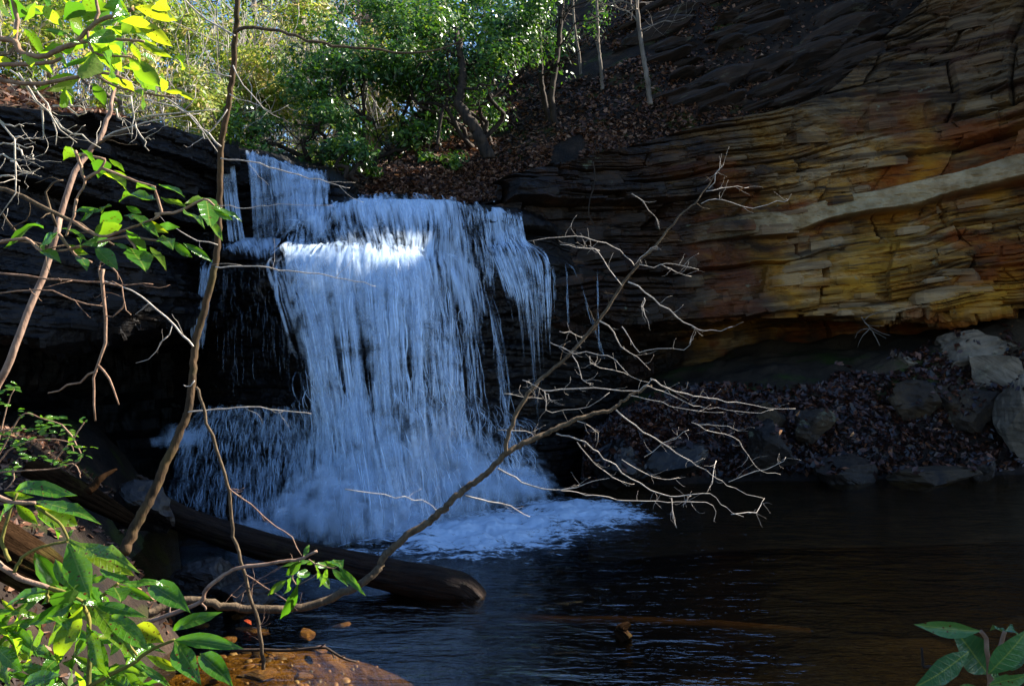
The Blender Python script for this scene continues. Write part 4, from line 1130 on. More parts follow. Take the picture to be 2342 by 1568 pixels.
make_log('brown sunken log just under the surface of the pool', [(1060, 1412, 7.2), (1250, 1428, 7.15), (1450, 1434, 7.1), (1620, 1438, 7.1), (1850, 1452, 7.15)], [0.09, 0.08, 0.085, 0.08, 0.05], 'sunken', 6, [], 0.08)
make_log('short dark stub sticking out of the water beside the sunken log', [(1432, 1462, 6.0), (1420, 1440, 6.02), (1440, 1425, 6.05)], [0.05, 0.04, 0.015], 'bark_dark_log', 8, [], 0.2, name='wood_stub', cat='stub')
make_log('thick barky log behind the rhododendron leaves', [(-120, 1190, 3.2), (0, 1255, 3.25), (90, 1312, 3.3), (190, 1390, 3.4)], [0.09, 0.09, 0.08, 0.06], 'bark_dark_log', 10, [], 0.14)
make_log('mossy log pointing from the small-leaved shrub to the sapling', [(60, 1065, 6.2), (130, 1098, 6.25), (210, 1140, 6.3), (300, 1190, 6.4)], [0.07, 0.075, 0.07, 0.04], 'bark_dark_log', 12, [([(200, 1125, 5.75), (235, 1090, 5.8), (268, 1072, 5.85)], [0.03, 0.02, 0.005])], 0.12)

# ------------------------------------------------------------------ saplings, stems and bare branches
def twig_pts(p, dd=0.0):
    return [W(*q) for q in p]
def knots(P, r, mb, rr, n):
    pass
# slender sapling in front of the falls
TR = [(545, -60), (543, 0), (538, 90), (530, 180), (518, 260), (507, 330), (503, 430), (500, 520), (490, 610), (470, 700), (447, 780), (440, 860), (430, 940), (410, 990), (375, 1070), (345, 1140), (310, 1200), (284, 1262)]
DS = 5.3
P = [W(a, b, DS + 0.25 * math.sin(b / 400)) for a, b in TR]
sap = thing('sapling', 'slender leafless sapling bending across the left side of the falls', 'tree', P[-1])
mb = MB(); mb.tube(P[::-1], [0.034, 0.029, 0.025, 0.023, 0.021, 0.019, 0.018, 0.017, 0.015], 12, 0.003, n=110, seed=3); sap_trunk = link('trunk', mb.mesh('trunk', P[-1]), M['bark_tan'], sap)
def branch(parent, org, pts, r0, r1, mat, jit=0.004, name='branch', sides=6, seed=None, side_twigs=0, sl=0.2):
    P = [np.asarray(p) for p in pts]
    mb = MB(); L = sum(np.linalg.norm(P[i + 1] - P[i]) for i in range(len(P) - 1))
    n = max(6, int(L / 0.05)); sd = seed if seed is not None else int(abs(P[0][0] * 991 + P[-1][2] * 577)) + 1
    mb.tube(P, [r0, 0.65 * r0 + 0.35 * r1, r1], sides, jit, n=n, seed=sd)
    rr = np.random.default_rng(sd + 5)
    C = crom(np.array(P), 40)
    for k in range(side_twigs):
        i = rr.integers(6, 38); t = C[min(i + 1, 39)] - C[i - 1]; t /= np.linalg.norm(t) + 1e-9
        dv = t * rr.uniform(0.2, 0.9) + rr.normal(0, 0.6, 3) * np.array([1, 0.5, 1]); dv /= np.linalg.norm(dv)
        l = sl * rr.uniform(0.3, 1.0)
        a = C[i]; b = a + dv * l * 0.5 + rr.normal(0, 0.1, 3) * l; c = a + dv * l + np.array([0, 0, 0.1 * l])
        mb.tube([a, b, c], [r1 * 0.9, r1 * 0.6, r1 * 0.35], 4, 0.002, n=6, seed=sd + k)
    return link(name, mb.mesh(name, org), M[mat], parent)
o = P[-1]
def bw(pts, d): return [W(a, b, d if len(q) == 0 else q[0]) for a, b, *q in pts]
for pts, r0, r1, ns in [
    ([(541, 72), (580, 62), (650, 75), (700, 92), (760, 105), (850, 112), (930, 122), (1000, 115), (1060, 90)], 0.011, 0.004, 6),
    ([(537, 82), (480, 50), (430, 10), (400, -30)], 0.007, 0.004, 2),
    ([(520, 250), (480, 300), (440, 330)], 0.004, 0.002, 2),
    ([(505, 362), (580, 372), (660, 395), (740, 415), (800, 430)], 0.005, 0.002, 3),
    ([(498, 560), (440, 545), (400, 520)], 0.004, 0.002, 2),
    ([(493, 610), (560, 607), (640, 618), (720, 625), (800, 640), (860, 655)], 0.005, 0.0018, 3),
    ([(430, 942), (500, 933), (580, 932), (660, 940), (712, 946)], 0.005, 0.0018, 3),
    ([(442, 792), (400, 745), (340, 690), (280, 655), (230, 640)], 0.006, 0.003, 2),
    ([(395, 740), (385, 768), (362, 790), (345, 815), (310, 830)], 0.003, 0.0015, 2),
    ([(505, 180 + 155), (470, 300), (430, 260), (380, 225), (330, 205)], 0.006, 0.003, 3),
    ([(528, 175), (490, 165), (460, 170)], 0.004, 0.002, 1),
    ([(533, 150), (560, 200), (600, 245), (640, 270)], 0.004, 0.0015, 3),
    ([(500, 470), (560, 475), (640, 468), (760, 470)], 0.003, 0.001, 1),
    ([(525, 215), (570, 235), (620, 255), (660, 240)], 0.003, 0.0015, 2),
    ([(445, 870), (430, 885), (420, 880)], 0.004, 0.002, 0),
]:
    branch(sap_trunk, o, bw(pts, DS), r0, r1, 'twig_pale' if r0 < 0.008 else 'bark_branch', side_twigs=ns)

# thin brown stem leaning beside the sapling
st = bw([(448, 885), (462, 920), (480, 985), (510, 1070), (527, 1130), (528, 1190), (540, 1240), (556, 1300), (575, 1370), (592, 1430), (600, 1500), (602, 1530)], 4.9)
stem = thing('leaning_stem', 'thin brown leafless stem hanging from the sapling down to the shallows', 'stem', st[-1])
branch(stem, st[-1], st, 0.008, 0.011, 'bark_branch', name='main_stem', sides=8, side_twigs=0)
for pts, r0, r1, ns in [([(515, 1085), (520, 1110), (560, 1140), (620, 1195), (660, 1225), (690, 1270)], 0.004, 0.003, 4), ([(560, 1312), (600, 1340), (650, 1370), (680, 1395)], 0.004, 0.002, 4), ([(568, 1345), (545, 1365), (530, 1360), (560, 1330)], 0.003, 0.002, 3), ([(575, 1375), (580, 1330), (640, 1300), (670, 1278)], 0.003, 0.002, 5), ([(598, 1480), (590, 1440), (605, 1410)], 0.003, 0.0015, 5)]:
    branch(stem, st[-1], bw(pts, 4.9), r0, r1, 'twig_red', side_twigs=ns, sl=0.12, name='twig')
# dead stick in the shallows
st = bw([(530, 1488), (600, 1486), (680, 1484), (740, 1480), (775, 1500), (815, 1512)], 5.35)
stick = thing('fallen_stick', 'dark broken stick lying across the orange shallows', 'stick', st[0])
branch(stick, st[0], st, 0.010, 0.006, 'bark_dark', name='stick_body', side_twigs=6, sl=0.1)

# pale stem at the left edge
LSt = [(-40, 960, 3.5), (5, 862, 3.5), (35, 790, 3.5), (75, 690, 3.55), (112, 595, 3.6), (128, 530, 3.6), (142, 480, 3.65), (168, 400, 3.7), (205, 345, 3.75), (225, 320, 3.75), (248, 270, 3.8), (256, 240, 3.8), (262, 195, 3.85), (275, 120, 3.9)]
P = [W(*q) for q in LSt]
ls = thing('pale_stem', 'pale pinkish rhododendron stem leaning up the left edge', 'stem', P[0])
branch(ls, P[0], P, 0.015, 0.007, 'bark_pink', name='trunk', sides=10, jit=0.002)
for pts, d, r0, r1, ns in [([(200, 350), (250, 318), (310, 292), (360, 262)], 3.75, 0.006, 0.003, 3), ([(118, 570), (90, 555), (40, 540), (-20, 430 + 20)], 3.6, 0.006, 0.004, 2), ([(130, 520), (105, 450), (125, 415), (145, 412)], 3.6, 0.005, 0.003, 1),
                        ([(-30, 428), (50, 448), (110, 480), (165, 505), (210, 530), (260, 560)], 3.3, 0.009, 0.004, 2), ([(-30, 560), (40, 550), (70, 545), (90, 570), (150, 560)], 3.2, 0.006, 0.003, 1)]:
    branch(ls, P[0], bw(pts, d), r0, r1, 'bark_branch', side_twigs=ns)

# bare hanging twigs left of the falls
P0 = W(236, 615, 3.0)
hb = thing('bare_twigs', 'bare reddish twigs hanging before the black hollow', 'twigs', P0)
for pts, d, r0, r1, ns in [
    ([(236, 615), (232, 640), (240, 690), (243, 745), (228, 800), (224, 848), (213, 880), (212, 925), (218, 962)], 3.0, 0.0065, 0.003, 0),
    ([(222, 848), (190, 868), (150, 885), (110, 898)], 3.0, 0.004, 0.0025, 0),
    ([(226, 836), (250, 860), (262, 890), (272, 925)], 3.0, 0.004, 0.0025, 0),
    ([(238, 648), (275, 650), (285, 690), (300, 720)], 3.0, 0.003, 0.0015, 1),
    ([(285, 690), (262, 720), (242, 724)], 3.0, 0.003, 0.0015, 0),
    ([(-20, 622), (60, 632), (150, 640), (236, 645), (300, 652), (350, 650)], 3.1, 0.004, 0.002, 4),
    ([(0, 670), (60, 660), (120, 668), (180, 690), (236, 700)], 3.1, 0.003, 0.002, 3),
    ([(230, 640), (225, 610), (240, 590), (265, 615), (270, 640)], 3.0, 0.004, 0.002, 2)]:
    branch(hb, P0, bw(pts, d), r0, r1, 'twig_red', side_twigs=ns, sl=0.12)
# tangle of bare twigs under the top-left leaves
P0 = W(-40, 300, 2.5)
tg = thing('twig_tangle', 'tangle of pale bare twigs hanging under the yellow-green leaves', 'twigs', P0)
K = 0.4182
for pts in [[(-20, 640), (60, 740), (90, 810), (60, 900), (100, 990), (95, 1080), (0, 1180)], [(0, 660), (60, 685), (130, 690)], [(80, 750), (150, 760), (210, 755)], [(90, 810), (140, 850), (190, 870)], [(0, 790), (80, 790), (180, 800)], [(60, 880), (120, 920), (175, 955)],
            [(0, 850), (60, 880), (110, 870)], [(0, 970), (60, 965), (110, 990)], [(100, 400), (150, 470), (190, 540), (240, 570), (300, 650), (340, 720), (420, 780)], [(160, 430), (240, 520), (265, 600), (300, 700), (305, 795)], [(240, 570), (230, 660), (235, 760)], [(300, 650), (370, 720), (460, 745), (550, 810)],
            [(0, 430), (90, 460), (180, 460)], [(50, 380), (120, 420), (160, 500), (200, 560)], [(290, 580), (360, 590), (430, 635), (465, 630), (465, 560), (490, 530)], [(350, 570), (420, 580), (500, 590)], [(640, 520), (740, 530), (735, 620), (740, 680), (720, 760)], [(660, 580), (700, 580), (740, 560)], [(740, 680), (790, 760), (815, 825)], [(620, 600), (650, 640), (680, 660)],
            [(780, 540), (850, 560), (960, 575), (1040, 640), (1110, 730), (1190, 830)], [(740, 660), (850, 640), (960, 620), (1080, 600), (1180, 600)], [(560, 760), (640, 720), (740, 690), (900, 660), (1100, 620)], [(0, 210), (70, 230), (120, 290), (200, 310)], [(80, 60), (90, 180), (110, 270)]]:
    branch(tg, P0, bw([(a * K, b * K) for a, b in pts], 2.5 + random.uniform(-.2, .5)), 0.0030, 0.0013, 'twig_pale', side_twigs=3, sl=0.10, name='twig', sides=5)

# the arching bare branch over the pool ------------------------------
AR = [(340, 1402, 4.9), (430, 1372, 5.0), (520, 1386, 5.05), (620, 1393, 5.1), (700, 1386, 5.15), (790, 1352, 5.2), (855, 1312, 5.25), (880, 1272, 5.3), (930, 1226, 5.35), (985, 1190, 5.4), (1020, 1160, 5.4), (1060, 1120, 5.45), (1110, 1085, 5.5), (1150, 1045, 5.5), (1200, 1012, 5.55), (1260, 986, 5.6), (1330, 955, 5.65), (1400, 935, 5.7), (1440, 905, 5.75), (1490, 880, 5.8)]
P = [W(*q) for q in AR]
arch = thing('arching_branch', 'bare branch arching from the left bank out over the dark pool', 'branch', P[0])
ao = P[0]
mb = MB(); mb.tube(P, [0.024, 0.0235, 0.023, 0.0225, 0.0215, 0.020, 0.018, 0.016, 0.012, 0.007], 10, 0.004, n=140, seed=8); limb0 = link('main_limb', mb.mesh('main_limb', ao), M['bark_branch'], arch)
LD = [(1155, 1040, 5.5), (1165, 990, 5.5), (1195, 920, 5.55), (1240, 865, 5.6), (1310, 800, 5.65), (1370, 730, 5.7), (1430, 640, 5.75), (1500, 560, 5.8), (1560, 490, 5.85), (1600, 450, 5.9), (1650, 380, 5.95)]
limb1 = branch(arch, ao, [W(*q) for q in LD], 0.014, 0.003, 'bark_branch', name='upper_limb', sides=8, side_twigs=14, sl=0.14)
def TC(pts): return [(a * 0.5678 + 1030.5, b * 0.5678 + 374.7) for a, b in pts]
TW = [[(740, 410), (690, 350), (610, 315), (520, 295), (430, 298), (310, 312)], [(600, 350), (530, 330), (440, 325)], [(690, 490), (640, 420), (590, 350), (560, 330)], [(745, 405), (800, 345), (835, 335)], [(760, 405), (810, 415), (850, 400), (920, 410), (1000, 425)], [(850, 405), (900, 435), (970, 453)],
      [(715, 475), (790, 520), (870, 580), (940, 635), (1000, 672), (1080, 670), (1135, 655)], [(600, 632), (655, 665), (670, 705), (720, 755), (760, 785), (805, 830)], [(690, 655), (720, 700), (760, 760), (830, 745), (940, 745), (970, 705)], [(400, 718), (440, 740), (490, 755), (600, 765), (660, 790), (720, 850), (800, 880)],
      [(490, 770), (515, 825), (535, 875), (575, 885)], [(560, 775), (565, 805), (620, 825), (690, 835), (715, 850)], [(370, 912), (470, 908), (590, 900), (720, 915), (790, 890), (810, 870)], [(290, 870), (330, 885), (375, 912)], [(215, 925), (290, 935), (370, 945)], [(378, 915), (385, 960), (395, 1000), (480, 990), (560, 970), (640, 920)], [(380, 920), (410, 960)],
      [(805, 865), (880, 905), (960, 930), (1060, 945), (1180, 965), (1280, 985), (1390, 985)], [(780, 895), (860, 915), (960, 965), (1060, 985), (1200, 1000), (1300, 990)], [(725, 932), (800, 945), (890, 975), (1000, 995), (1100, 1000)], [(667, 990), (760, 1065), (850, 1120), (950, 1190), (1050, 1250), (1130, 1300), (1260, 1345)],
      [(425, 1085), (510, 1110), (590, 1155), (660, 1210), (740, 1280), (870, 1335), (960, 1333), (1055, 1335), (1110, 1390), (1180, 1420)], [(510, 1035), (585, 1070), (585, 1140)], [(510, 1120), (560, 1185), (640, 1255), (700, 1285), (740, 1288)], [(190, 1225), (240, 1250), (300, 1285), (400, 1310), (500, 1305), (570, 1280), (640, 1265)],
      [(430, 1310), (560, 1330), (700, 1355), (880, 1360), (1050, 1375), (1060, 1440)], [(890, 1345), (895, 1410), (910, 1465)], [(970, 1335), (945, 1360), (938, 1382)], [(970, 1040), (1060, 1080), (1155, 1105), (1200, 1180), (1260, 1240), (1330, 1250)], [(1000, 1050), (1100, 1055), (1160, 1075)], [(1120, 1280), (1200, 1245), (1300, 1215), (1350, 1180)], [(1070, 1195), (1060, 1250), (1045, 1300)],
      [(190, 1070), (325, 1080), (345, 1110)], [(60, 1335), (150, 1355), (250, 1385), (320, 1420)], [(1010, 160), (1060, 140), (1120, 155), (1200, 180), (1290, 155), (1350, 155), (1352, 140)], [(1030, 110), (1130, 95), (1200, 95)], [(780, 540), (770, 580), (795, 630)], [(440, 675), (490, 680), (530, 698)], [(690, 1190), (760, 1230), (850, 1270), (920, 1262)], [(730, 120), (790, 165), (840, 235)], [(1040, 100), (1080, 30), (1100, 0)],
      [(-425, 1309), (-230, 1339), (-110, 1357), (-55, 1397)], [(1130, 1410), (1230, 1400), (1265, 1345)], [(780, 1180), (880, 1110), (960, 1070)]]
heavy = {21, 24, 20, 6, 7, 17, 33, 12}
for k, pts in enumerate(TW):
    q = TC(pts); d0 = 5.5 + 0.3 * (q[0][0] - 1030) / 700
    dr = random.uniform(-0.25, 0.3)
    L = len(q)
    pw = [W(a, b, d0 + dr * i / L) for i, (a, b) in enumerate(q)]
    r0 = 0.0052 if k in heavy else 0.0031
    branch(limb1 if pw[0][2] > 2.0 else limb0, ao, pw, r0, 0.0014, 'twig_pale', side_twigs=5, sl=0.13, name='twig', sides=5, jit=0.005)
# a few dead leaves still on the twigs
def dead_leaf_mesh():
    V = np.array([[0, 0, 0], [-0.4, 0.4, 0.15], [0.4, 0.45, 0.2], [0, 0.5, -0.05], [-0.25, 0.85, 0.1], [0.25, 0.9, 0.2], [0, 1.05, 0.0]])
    return make_mesh('dead_leaf', V, [np.array([[0, 3, 1], [0, 2, 3], [1, 3, 4], [3, 2, 5], [3, 6, 4], [3, 5, 6]])])
M['dead'] = mat_bark('dead_leaf', (0.20, 0.07, 0.02), (0.50, 0.24, 0.09), 8, 1.0)
DL = dead_leaf_mesh(); DL.materials.append(M['dead'])
for px, py in [(1830, 938), (1952, 986), (1790, 945 + 38), (1220, 905), (1690, 415 + 24)]:
    o = link('dead_leaf', DL, None, arch); o.location = tuple(W(px, py, 5.75) - ao); o.scale = (0.045,) * 3; o.rotation_euler = (random.uniform(0, 6), random.uniform(0, 6), random.uniform(0, 6))
# vine on the cliff right of the falls
st = bw([(1357, 370), (1360, 415), (1348, 460), (1348, 494), (1362, 520)], 12.3)
vine = thing('vine', 'thin vine dangling over the black rock right of the falls', 'vine', st[0])
branch(vine, st[0], st, 0.010, 0.006, 'bark_dark', name='vine_stem', side_twigs=5, sl=0.5)
st = bw([(1970, 725), (1985, 745), (2000, 765), (2012, 790)], 13.8)
tw = thing('bare_twigs', 'thin leafless twig standing in front of the overhang', 'twigs', st[-1])
branch(tw, st[-1], st, 0.008, 0.008, 'bark_grey', name='twig', side_twigs=6, sl=0.5)
# ------------------------------------------------------------------ foreground leaves
def leaf_mesh(seed, wr=0.17, droop=0.18, fold=0.10, point=1.35):
    r = np.random.default_rng(seed)
    t = np.linspace(0, 1, 9)
    wid = wr * np.sin(np.pi * np.clip(t, 0.0, 1) ** 0.92) ** (0.8 if wr > 0.2 else 0.8 * point)
    wid[0] = 0.008; wid[-1] = 0.0
    cx = 0.03 * r.normal() * np.sin(np.pi * t)
    zc = -droop * t ** 2 + 0.04 * r.normal() * np.sin(2 * np.pi * t)
    V = []
    for i in range(9):
        f = fold + 0.03 * r.normal()
        for s in (-1, -0.5, 0, 0.5, 1):
            V.append((cx[i] + s * wid[i], t[i], zc[i] + (abs(s) ** 1.2) * f * wid[i] / wr * 0.5 + 0.015 * r.normal() * abs(s)))
    V = np.array(V)
    Q = []
    for i in range(8):
        for j in range(4):
            a = i * 5 + j; Q.append((a, a + 1, a + 6, a + 5))
    return make_mesh('leaf', V, np.array(Q), smooth=True)
LM = {}
for nm in ('leaf_sun', 'leaf', 'leaf_shade'):
    LM[nm] = [leaf_mesh(500 + k, 0.135 + 0.018 * (k % 3), 0.12 + 0.07 * (k % 4), 0.06 + 0.05 * (k % 3)) for k in range(8)]
    for me in LM[nm]: me.materials.append(M[nm])
LM['small'] = [leaf_mesh(540 + k, 0.21, 0.10 + 0.05 * (k % 3), 0.08) for k in range(5)]
for me in LM['small']: me.materials.append(M['leaf'])
lr = np.random.default_rng(99)
def put_leaf(parent, base, tip, normal, kind, name='leaf', wscale=1.0):
    v = np.asarray(tip) - np.asarray(base); L = np.linalg.norm(v)
    X, Y, Z = frame(v, normal)
    o = bpy.data.objects.new(name, LM[kind][lr.integers(len(LM[kind]))])
    SC.collection.objects.link(o); o.parent = parent
    b = np.asarray(base) - np.asarray(parent.location)
    R = np.stack([X * L * wscale, Y * L, Z * L], 1)
    o.matrix_local = Matrix([[*R[0], b[0]], [*R[1], b[1]], [*R[2], b[2]], [0, 0, 0, 1]])
    return o
def leaf_px(parent, a, b, w, d, kind, pref, spread=0.35, dd=0.12):
    """base and tip in picture units, w the seen width: the normal is turned until the seen width fits"""
    base = W(*a, d); tip = W(*b, d + lr.uniform(-dd, dd))
    L = math.hypot(b[0] - a[0], b[1] - a[1])
    v = tip - base
    ratio = w / max(L, 1)
    wsc = float(np.clip(ratio / 0.34, 0.65, 1.5)) if ratio > 0.26 else 0.72
    full = 0.34 * wsc * np.linalg.norm(v) / (L * d / F)
    cosv = float(np.clip(ratio / full, 0.12, 1.0))
    X, Yv, _ = frame(v, (0, -1, 0))
    z0 = frame(v, (0, -1, 0))[2]                     # normal straight at the camera
    x0 = np.cross(Yv, z0)
    ang = math.acos(cosv)
    pref = np.asarray(pref, float)
    best = max((sg * z0 * math.cos(ang) + sg2 * x0 * math.sin(ang) for sg in (1, -1) for sg2 in (1, -1)), key=lambda n: float(n @ pref))
    n = best + lr.normal(0, spread * 0.3, 3)
    return put_leaf(parent, base, tip, n, kind, wscale=wsc)
def petiole(parent, pts, r, mat='twig_red', name='stem', sides=6):
    mb = MB(); mb.tube(pts, r, sides, 0.001); return link(name, mb.mesh(name, np.array(parent.location)), M[mat], parent)

M['stem_green'] = mat_bark('green_stem', (0.10, 0.10, 0.02), (0.22, 0.18, 0.04), 20, 0.4)
# top-left rhododendron, backlit
D1 = 2.15
rh1 = thing('rhododendron', 'rhododendron spray of backlit yellow-green leaves overhead at upper left', 'shrub', W(-60, 90, D1))
S1 = 0.4182
L1 = [(740, 40, 990, 120, 75), (740, 108, 960, 262, 85), (190, 35, 418, 145, 75), (725, 90, 650, 212, 110), (735, 225, 945, 322, 62), (512, 288, 470, 485, 135), (565, 290, 672, 415, 85), (705, 320, 893, 482, 120), (410, 255, 245, 265, 48), (118, 298, 230, 415, 40), (420, 422, 155, 442, 28), (430, 432, 262, 515, 75), (335, 495, 398, 565, 55), (512, 455, 580, 572, 80), (660, 150, 580, 212, 75), (600, 258, 722, 300, 55), (380, 90, 470, 140, 75), (85, -10, 118, 55, 45), (195, 15, 145, 118, 60), (960, 308, 1050, 378, 28), (955, 482, 1070, 552, 38), (870, 418, 945, 475, 40), (728, 498, 872, 575, 45), (560, 5, 480, 65, 50), (640, -5, 735, 35, 45), (-10, 45, 48, 32, 40), (330, -8, 420, 35, 40), (740, 185, 855, 218, 38), (640, 190, 510, 210, 42), (330, 210, 455, 225, 30),
      (520, 130, 610, 60, 60), (700, 60, 610, 20, 50), (850, 20, 990, 60, 40), (600, 330, 700, 380, 70), (540, 380, 640, 440, 60), (640, 440, 760, 500, 50), (250, 160, 380, 190, 40), (20, 120, 110, 160, 40), (450, 20, 380, 60, 60), (900, 500, 1010, 510, 30), (820, 130, 700, 100, 50), (240, 0, 300, 40, 50), (60, 330, -20, 300, 35), (770, 300, 870, 330, 45), (560, 170, 480, 120, 50)]
for a, b, c, d, w in L1:
    dk = 'leaf_sun' if lr.random() < 0.8 else 'leaf'
    leaf_px(rh1, (a * S1, b * S1), (c * S1, d * S1), w * S1, D1 + lr.uniform(-0.15, 0.25), dk, (0.55, 0.65, 0.55))
for k in range(34):
    a = lr.uniform(-0.5, 1.2) + (3.14 if lr.random() < 0.25 else 0); x0, y0 = lr.uniform(-20, 360), lr.uniform(-25, 190) ** 1.0; L = lr.uniform(45, 95)
    if y0 > 150 and x0 < 60: continue
    leaf_px(rh1, (x0, y0), (x0 + L * math.cos(a), y0 + L * math.sin(a)), L * lr.uniform(0.18, 0.36), D1 + lr.uniform(0.05, 0.5), 'leaf_sun' if lr.random() < 0.6 else 'leaf', (0.55, 0.6, 0.55))
for pts, r0 in [([(-60, 90), (0, 88), (34, 96), (50, 121), (96, 130), (138, 113), (176, 96), (217, 54), (272, 33), (306, 22)], 0.008), ([(130, 112), (217, 90), (293, 92), (330, 95)], 0.005), ([(-40, 150), (105, 144), (140, 132)], 0.006), ([(-40, 178), (75, 192), (155, 180), (234, 167), (300, 190)], 0.006), ([(200, 70), (215, 120), (300, 130)], 0.004), ([(215, 170), (260, 195), (340, 215), (400, 222)], 0.004), ([(30, 0), (40, 60), (34, 96)], 0.006), ([(217, 54), (225, 20), (215, -20)], 0.005)]:
    petiole(rh1, bw(pts, D1), [r0, r0 * 0.6], 'twig_red')

# mid-left sprays
D2 = 2.35
rh2 = thing('rhododendron', 'rhododendron spray of glossy narrow leaves before the dark hollow', 'shrub', W(-30, 560, D2))
L2 = [(440, 850, 370, 800, 26), (442, 850, 550, 862, 32), (595, 868, 682, 932, 42), (622, 930, 718, 988, 26), (560, 940, 702, 1002, 20), (440, 818, 522, 850, 22), (850, 1088, 645, 1042, 22), (850, 1038, 750, 1000, 36), (870, 1010, 1012, 1052, 18), (880, 1080, 1022, 1122, 42), (1110, 1090, 1025, 1072, 26), (1110, 1092, 1172, 1152, 52), (1175, 1122, 1332, 1202, 32), (1165, 1145, 1282, 1212, 36), (1000, 1142, 1122, 1210, 36), (1120, 1205, 1216, 1272, 22), (560, 1150, 388, 1148, 40), (535, 1140, 420, 1202, 36), (690, 1128, 780, 1172, 50), (650, 1155, 568, 1212, 62), (665, 1230, 528, 1272, 58), (680, 1178, 862, 1228, 46), (690, 1258, 822, 1372, 92), (760, 1208, 902, 1272, 62), (870, 1230, 955, 1240, 62), (888, 1288, 942, 1335, 52), (940, 1318, 1056, 1412, 62), (1000, 1328, 1168, 1428, 36), (715, 1358, 802, 1452, 72), (520, 1358, 632, 1455, 82), (360, 1338, 482, 1392, 52), (620, 1328, 712, 1362, 32), (820, 1352, 916, 1418, 26), (240, 1250, 8, 1245, 28), (312, 1272, 178, 1325, 88), (220, 1372, 322, 1392, 42), (335, 1248, 482, 1288, 20), (420, 1300, 472, 1352, 22), (600, 1310, 490, 1332, 42), (430, 1400, 480, 1430, 25), (560, 870, 545, 915, 25), (600, 1120, 540, 1120, 30)]
for a, b, c, d, w in L2:
    leaf_px(rh2, (a * S1, b * S1), (c * S1, d * S1), w * S1, D2 + lr.uniform(-0.1, 0.1), 'leaf' if lr.random() < 0.75 else 'leaf_sun', (0.4, -0.35, 0.85))
for pts in [[(-30, 560), (60, 545), (95, 575), (160, 570)], [(172, 345), (188, 390), (193, 420), (175, 455)], [(196, 410), (232, 385), (240, 365)], [(240, 365), (185, 352)], [(232, 385), (300, 410), (355, 428)], [(355, 500), (370, 480), (355, 440), (355, 428)], [(355, 490), (410, 483), (465, 456), (490, 470)], [(165, 505), (230, 540), (300, 520), (355, 500)], [(160, 570), (220, 555), (290, 540), (340, 548), (395, 555)], [(135, 535), (170, 580), (210, 600)], [(175, 455), (165, 505), (150, 540)], [(290, 540), (310, 570), (300, 600)]]:
    petiole(rh2, bw(pts, D2), [0.0045, 0.003], 'twig_red')

# small-leaved shrub on the left bank
D3 = 3.0
az = thing('small_leaved_shrub', 'low shrub of small bright green leaves at the left edge', 'shrub', W(-40, 1110, D3))
for (cx, cy, n) in [(140, 200, 6), (60, 160, 5), (30, 330, 6), (240, 420, 5), (420, 480, 7), (520, 470, 5), (590, 540, 5), (350, 580, 6), (450, 600, 5), (650, 620, 4), (250, 690, 6), (140, 680, 6), (700, 680, 4), (800, 750, 4), (660, 810, 5), (450, 840, 5), (300, 850, 5), (540, 910, 4), (130, 960, 6), (760, 840, 3), (800, 510, 4), (150, 780, 4), (700, 890, 3), (30, 750, 6), (20, 620, 5), (40, 1010, 5), (220, 560, 4)]:
    px, py = cx * 0.239, 843 + cy * 0.239
    c = W(px, py, D3 + lr.uniform(-.15, .2))
    for k in range(n):
        a = lr.uniform(0, 6.28); L = lr.uniform(0.022, 0.038)
        v = np.array([math.cos(a), 0.7 * math.sin(a), lr.uniform(-0.25, 0.35)]); v /= np.linalg.norm(v)
        b = c + lr.normal(0, 0.008, 3)
        put_leaf(az, b, b + v * L, (0.35 + lr.normal(0, .25), -0.35 + lr.normal(0, .3), 0.8), 'small')
for pts in [[(-40, 1110), (0, 1000), (15, 930), (33, 890)], [(-40, 1110), (30, 980), (58, 945), (100, 958), (140, 970)], [(-40, 1110), (20, 1030), (90, 1005), (155, 1010), (168, 1036)], [(0, 1080), (60, 1075), (120, 1072), (165, 1060), (180, 1078), (184, 1092)], [(140, 970), (170, 1005), (185, 1045), (160, 1070)], [(0, 985), (40, 978), (75, 985)], [(120, 1060), (180, 985), (192, 965)], [(30, 1072), (30, 1100), (10, 1120)]]:
    petiole(az, bw(pts, D3), [0.003, 0.0016], 'twig_red')

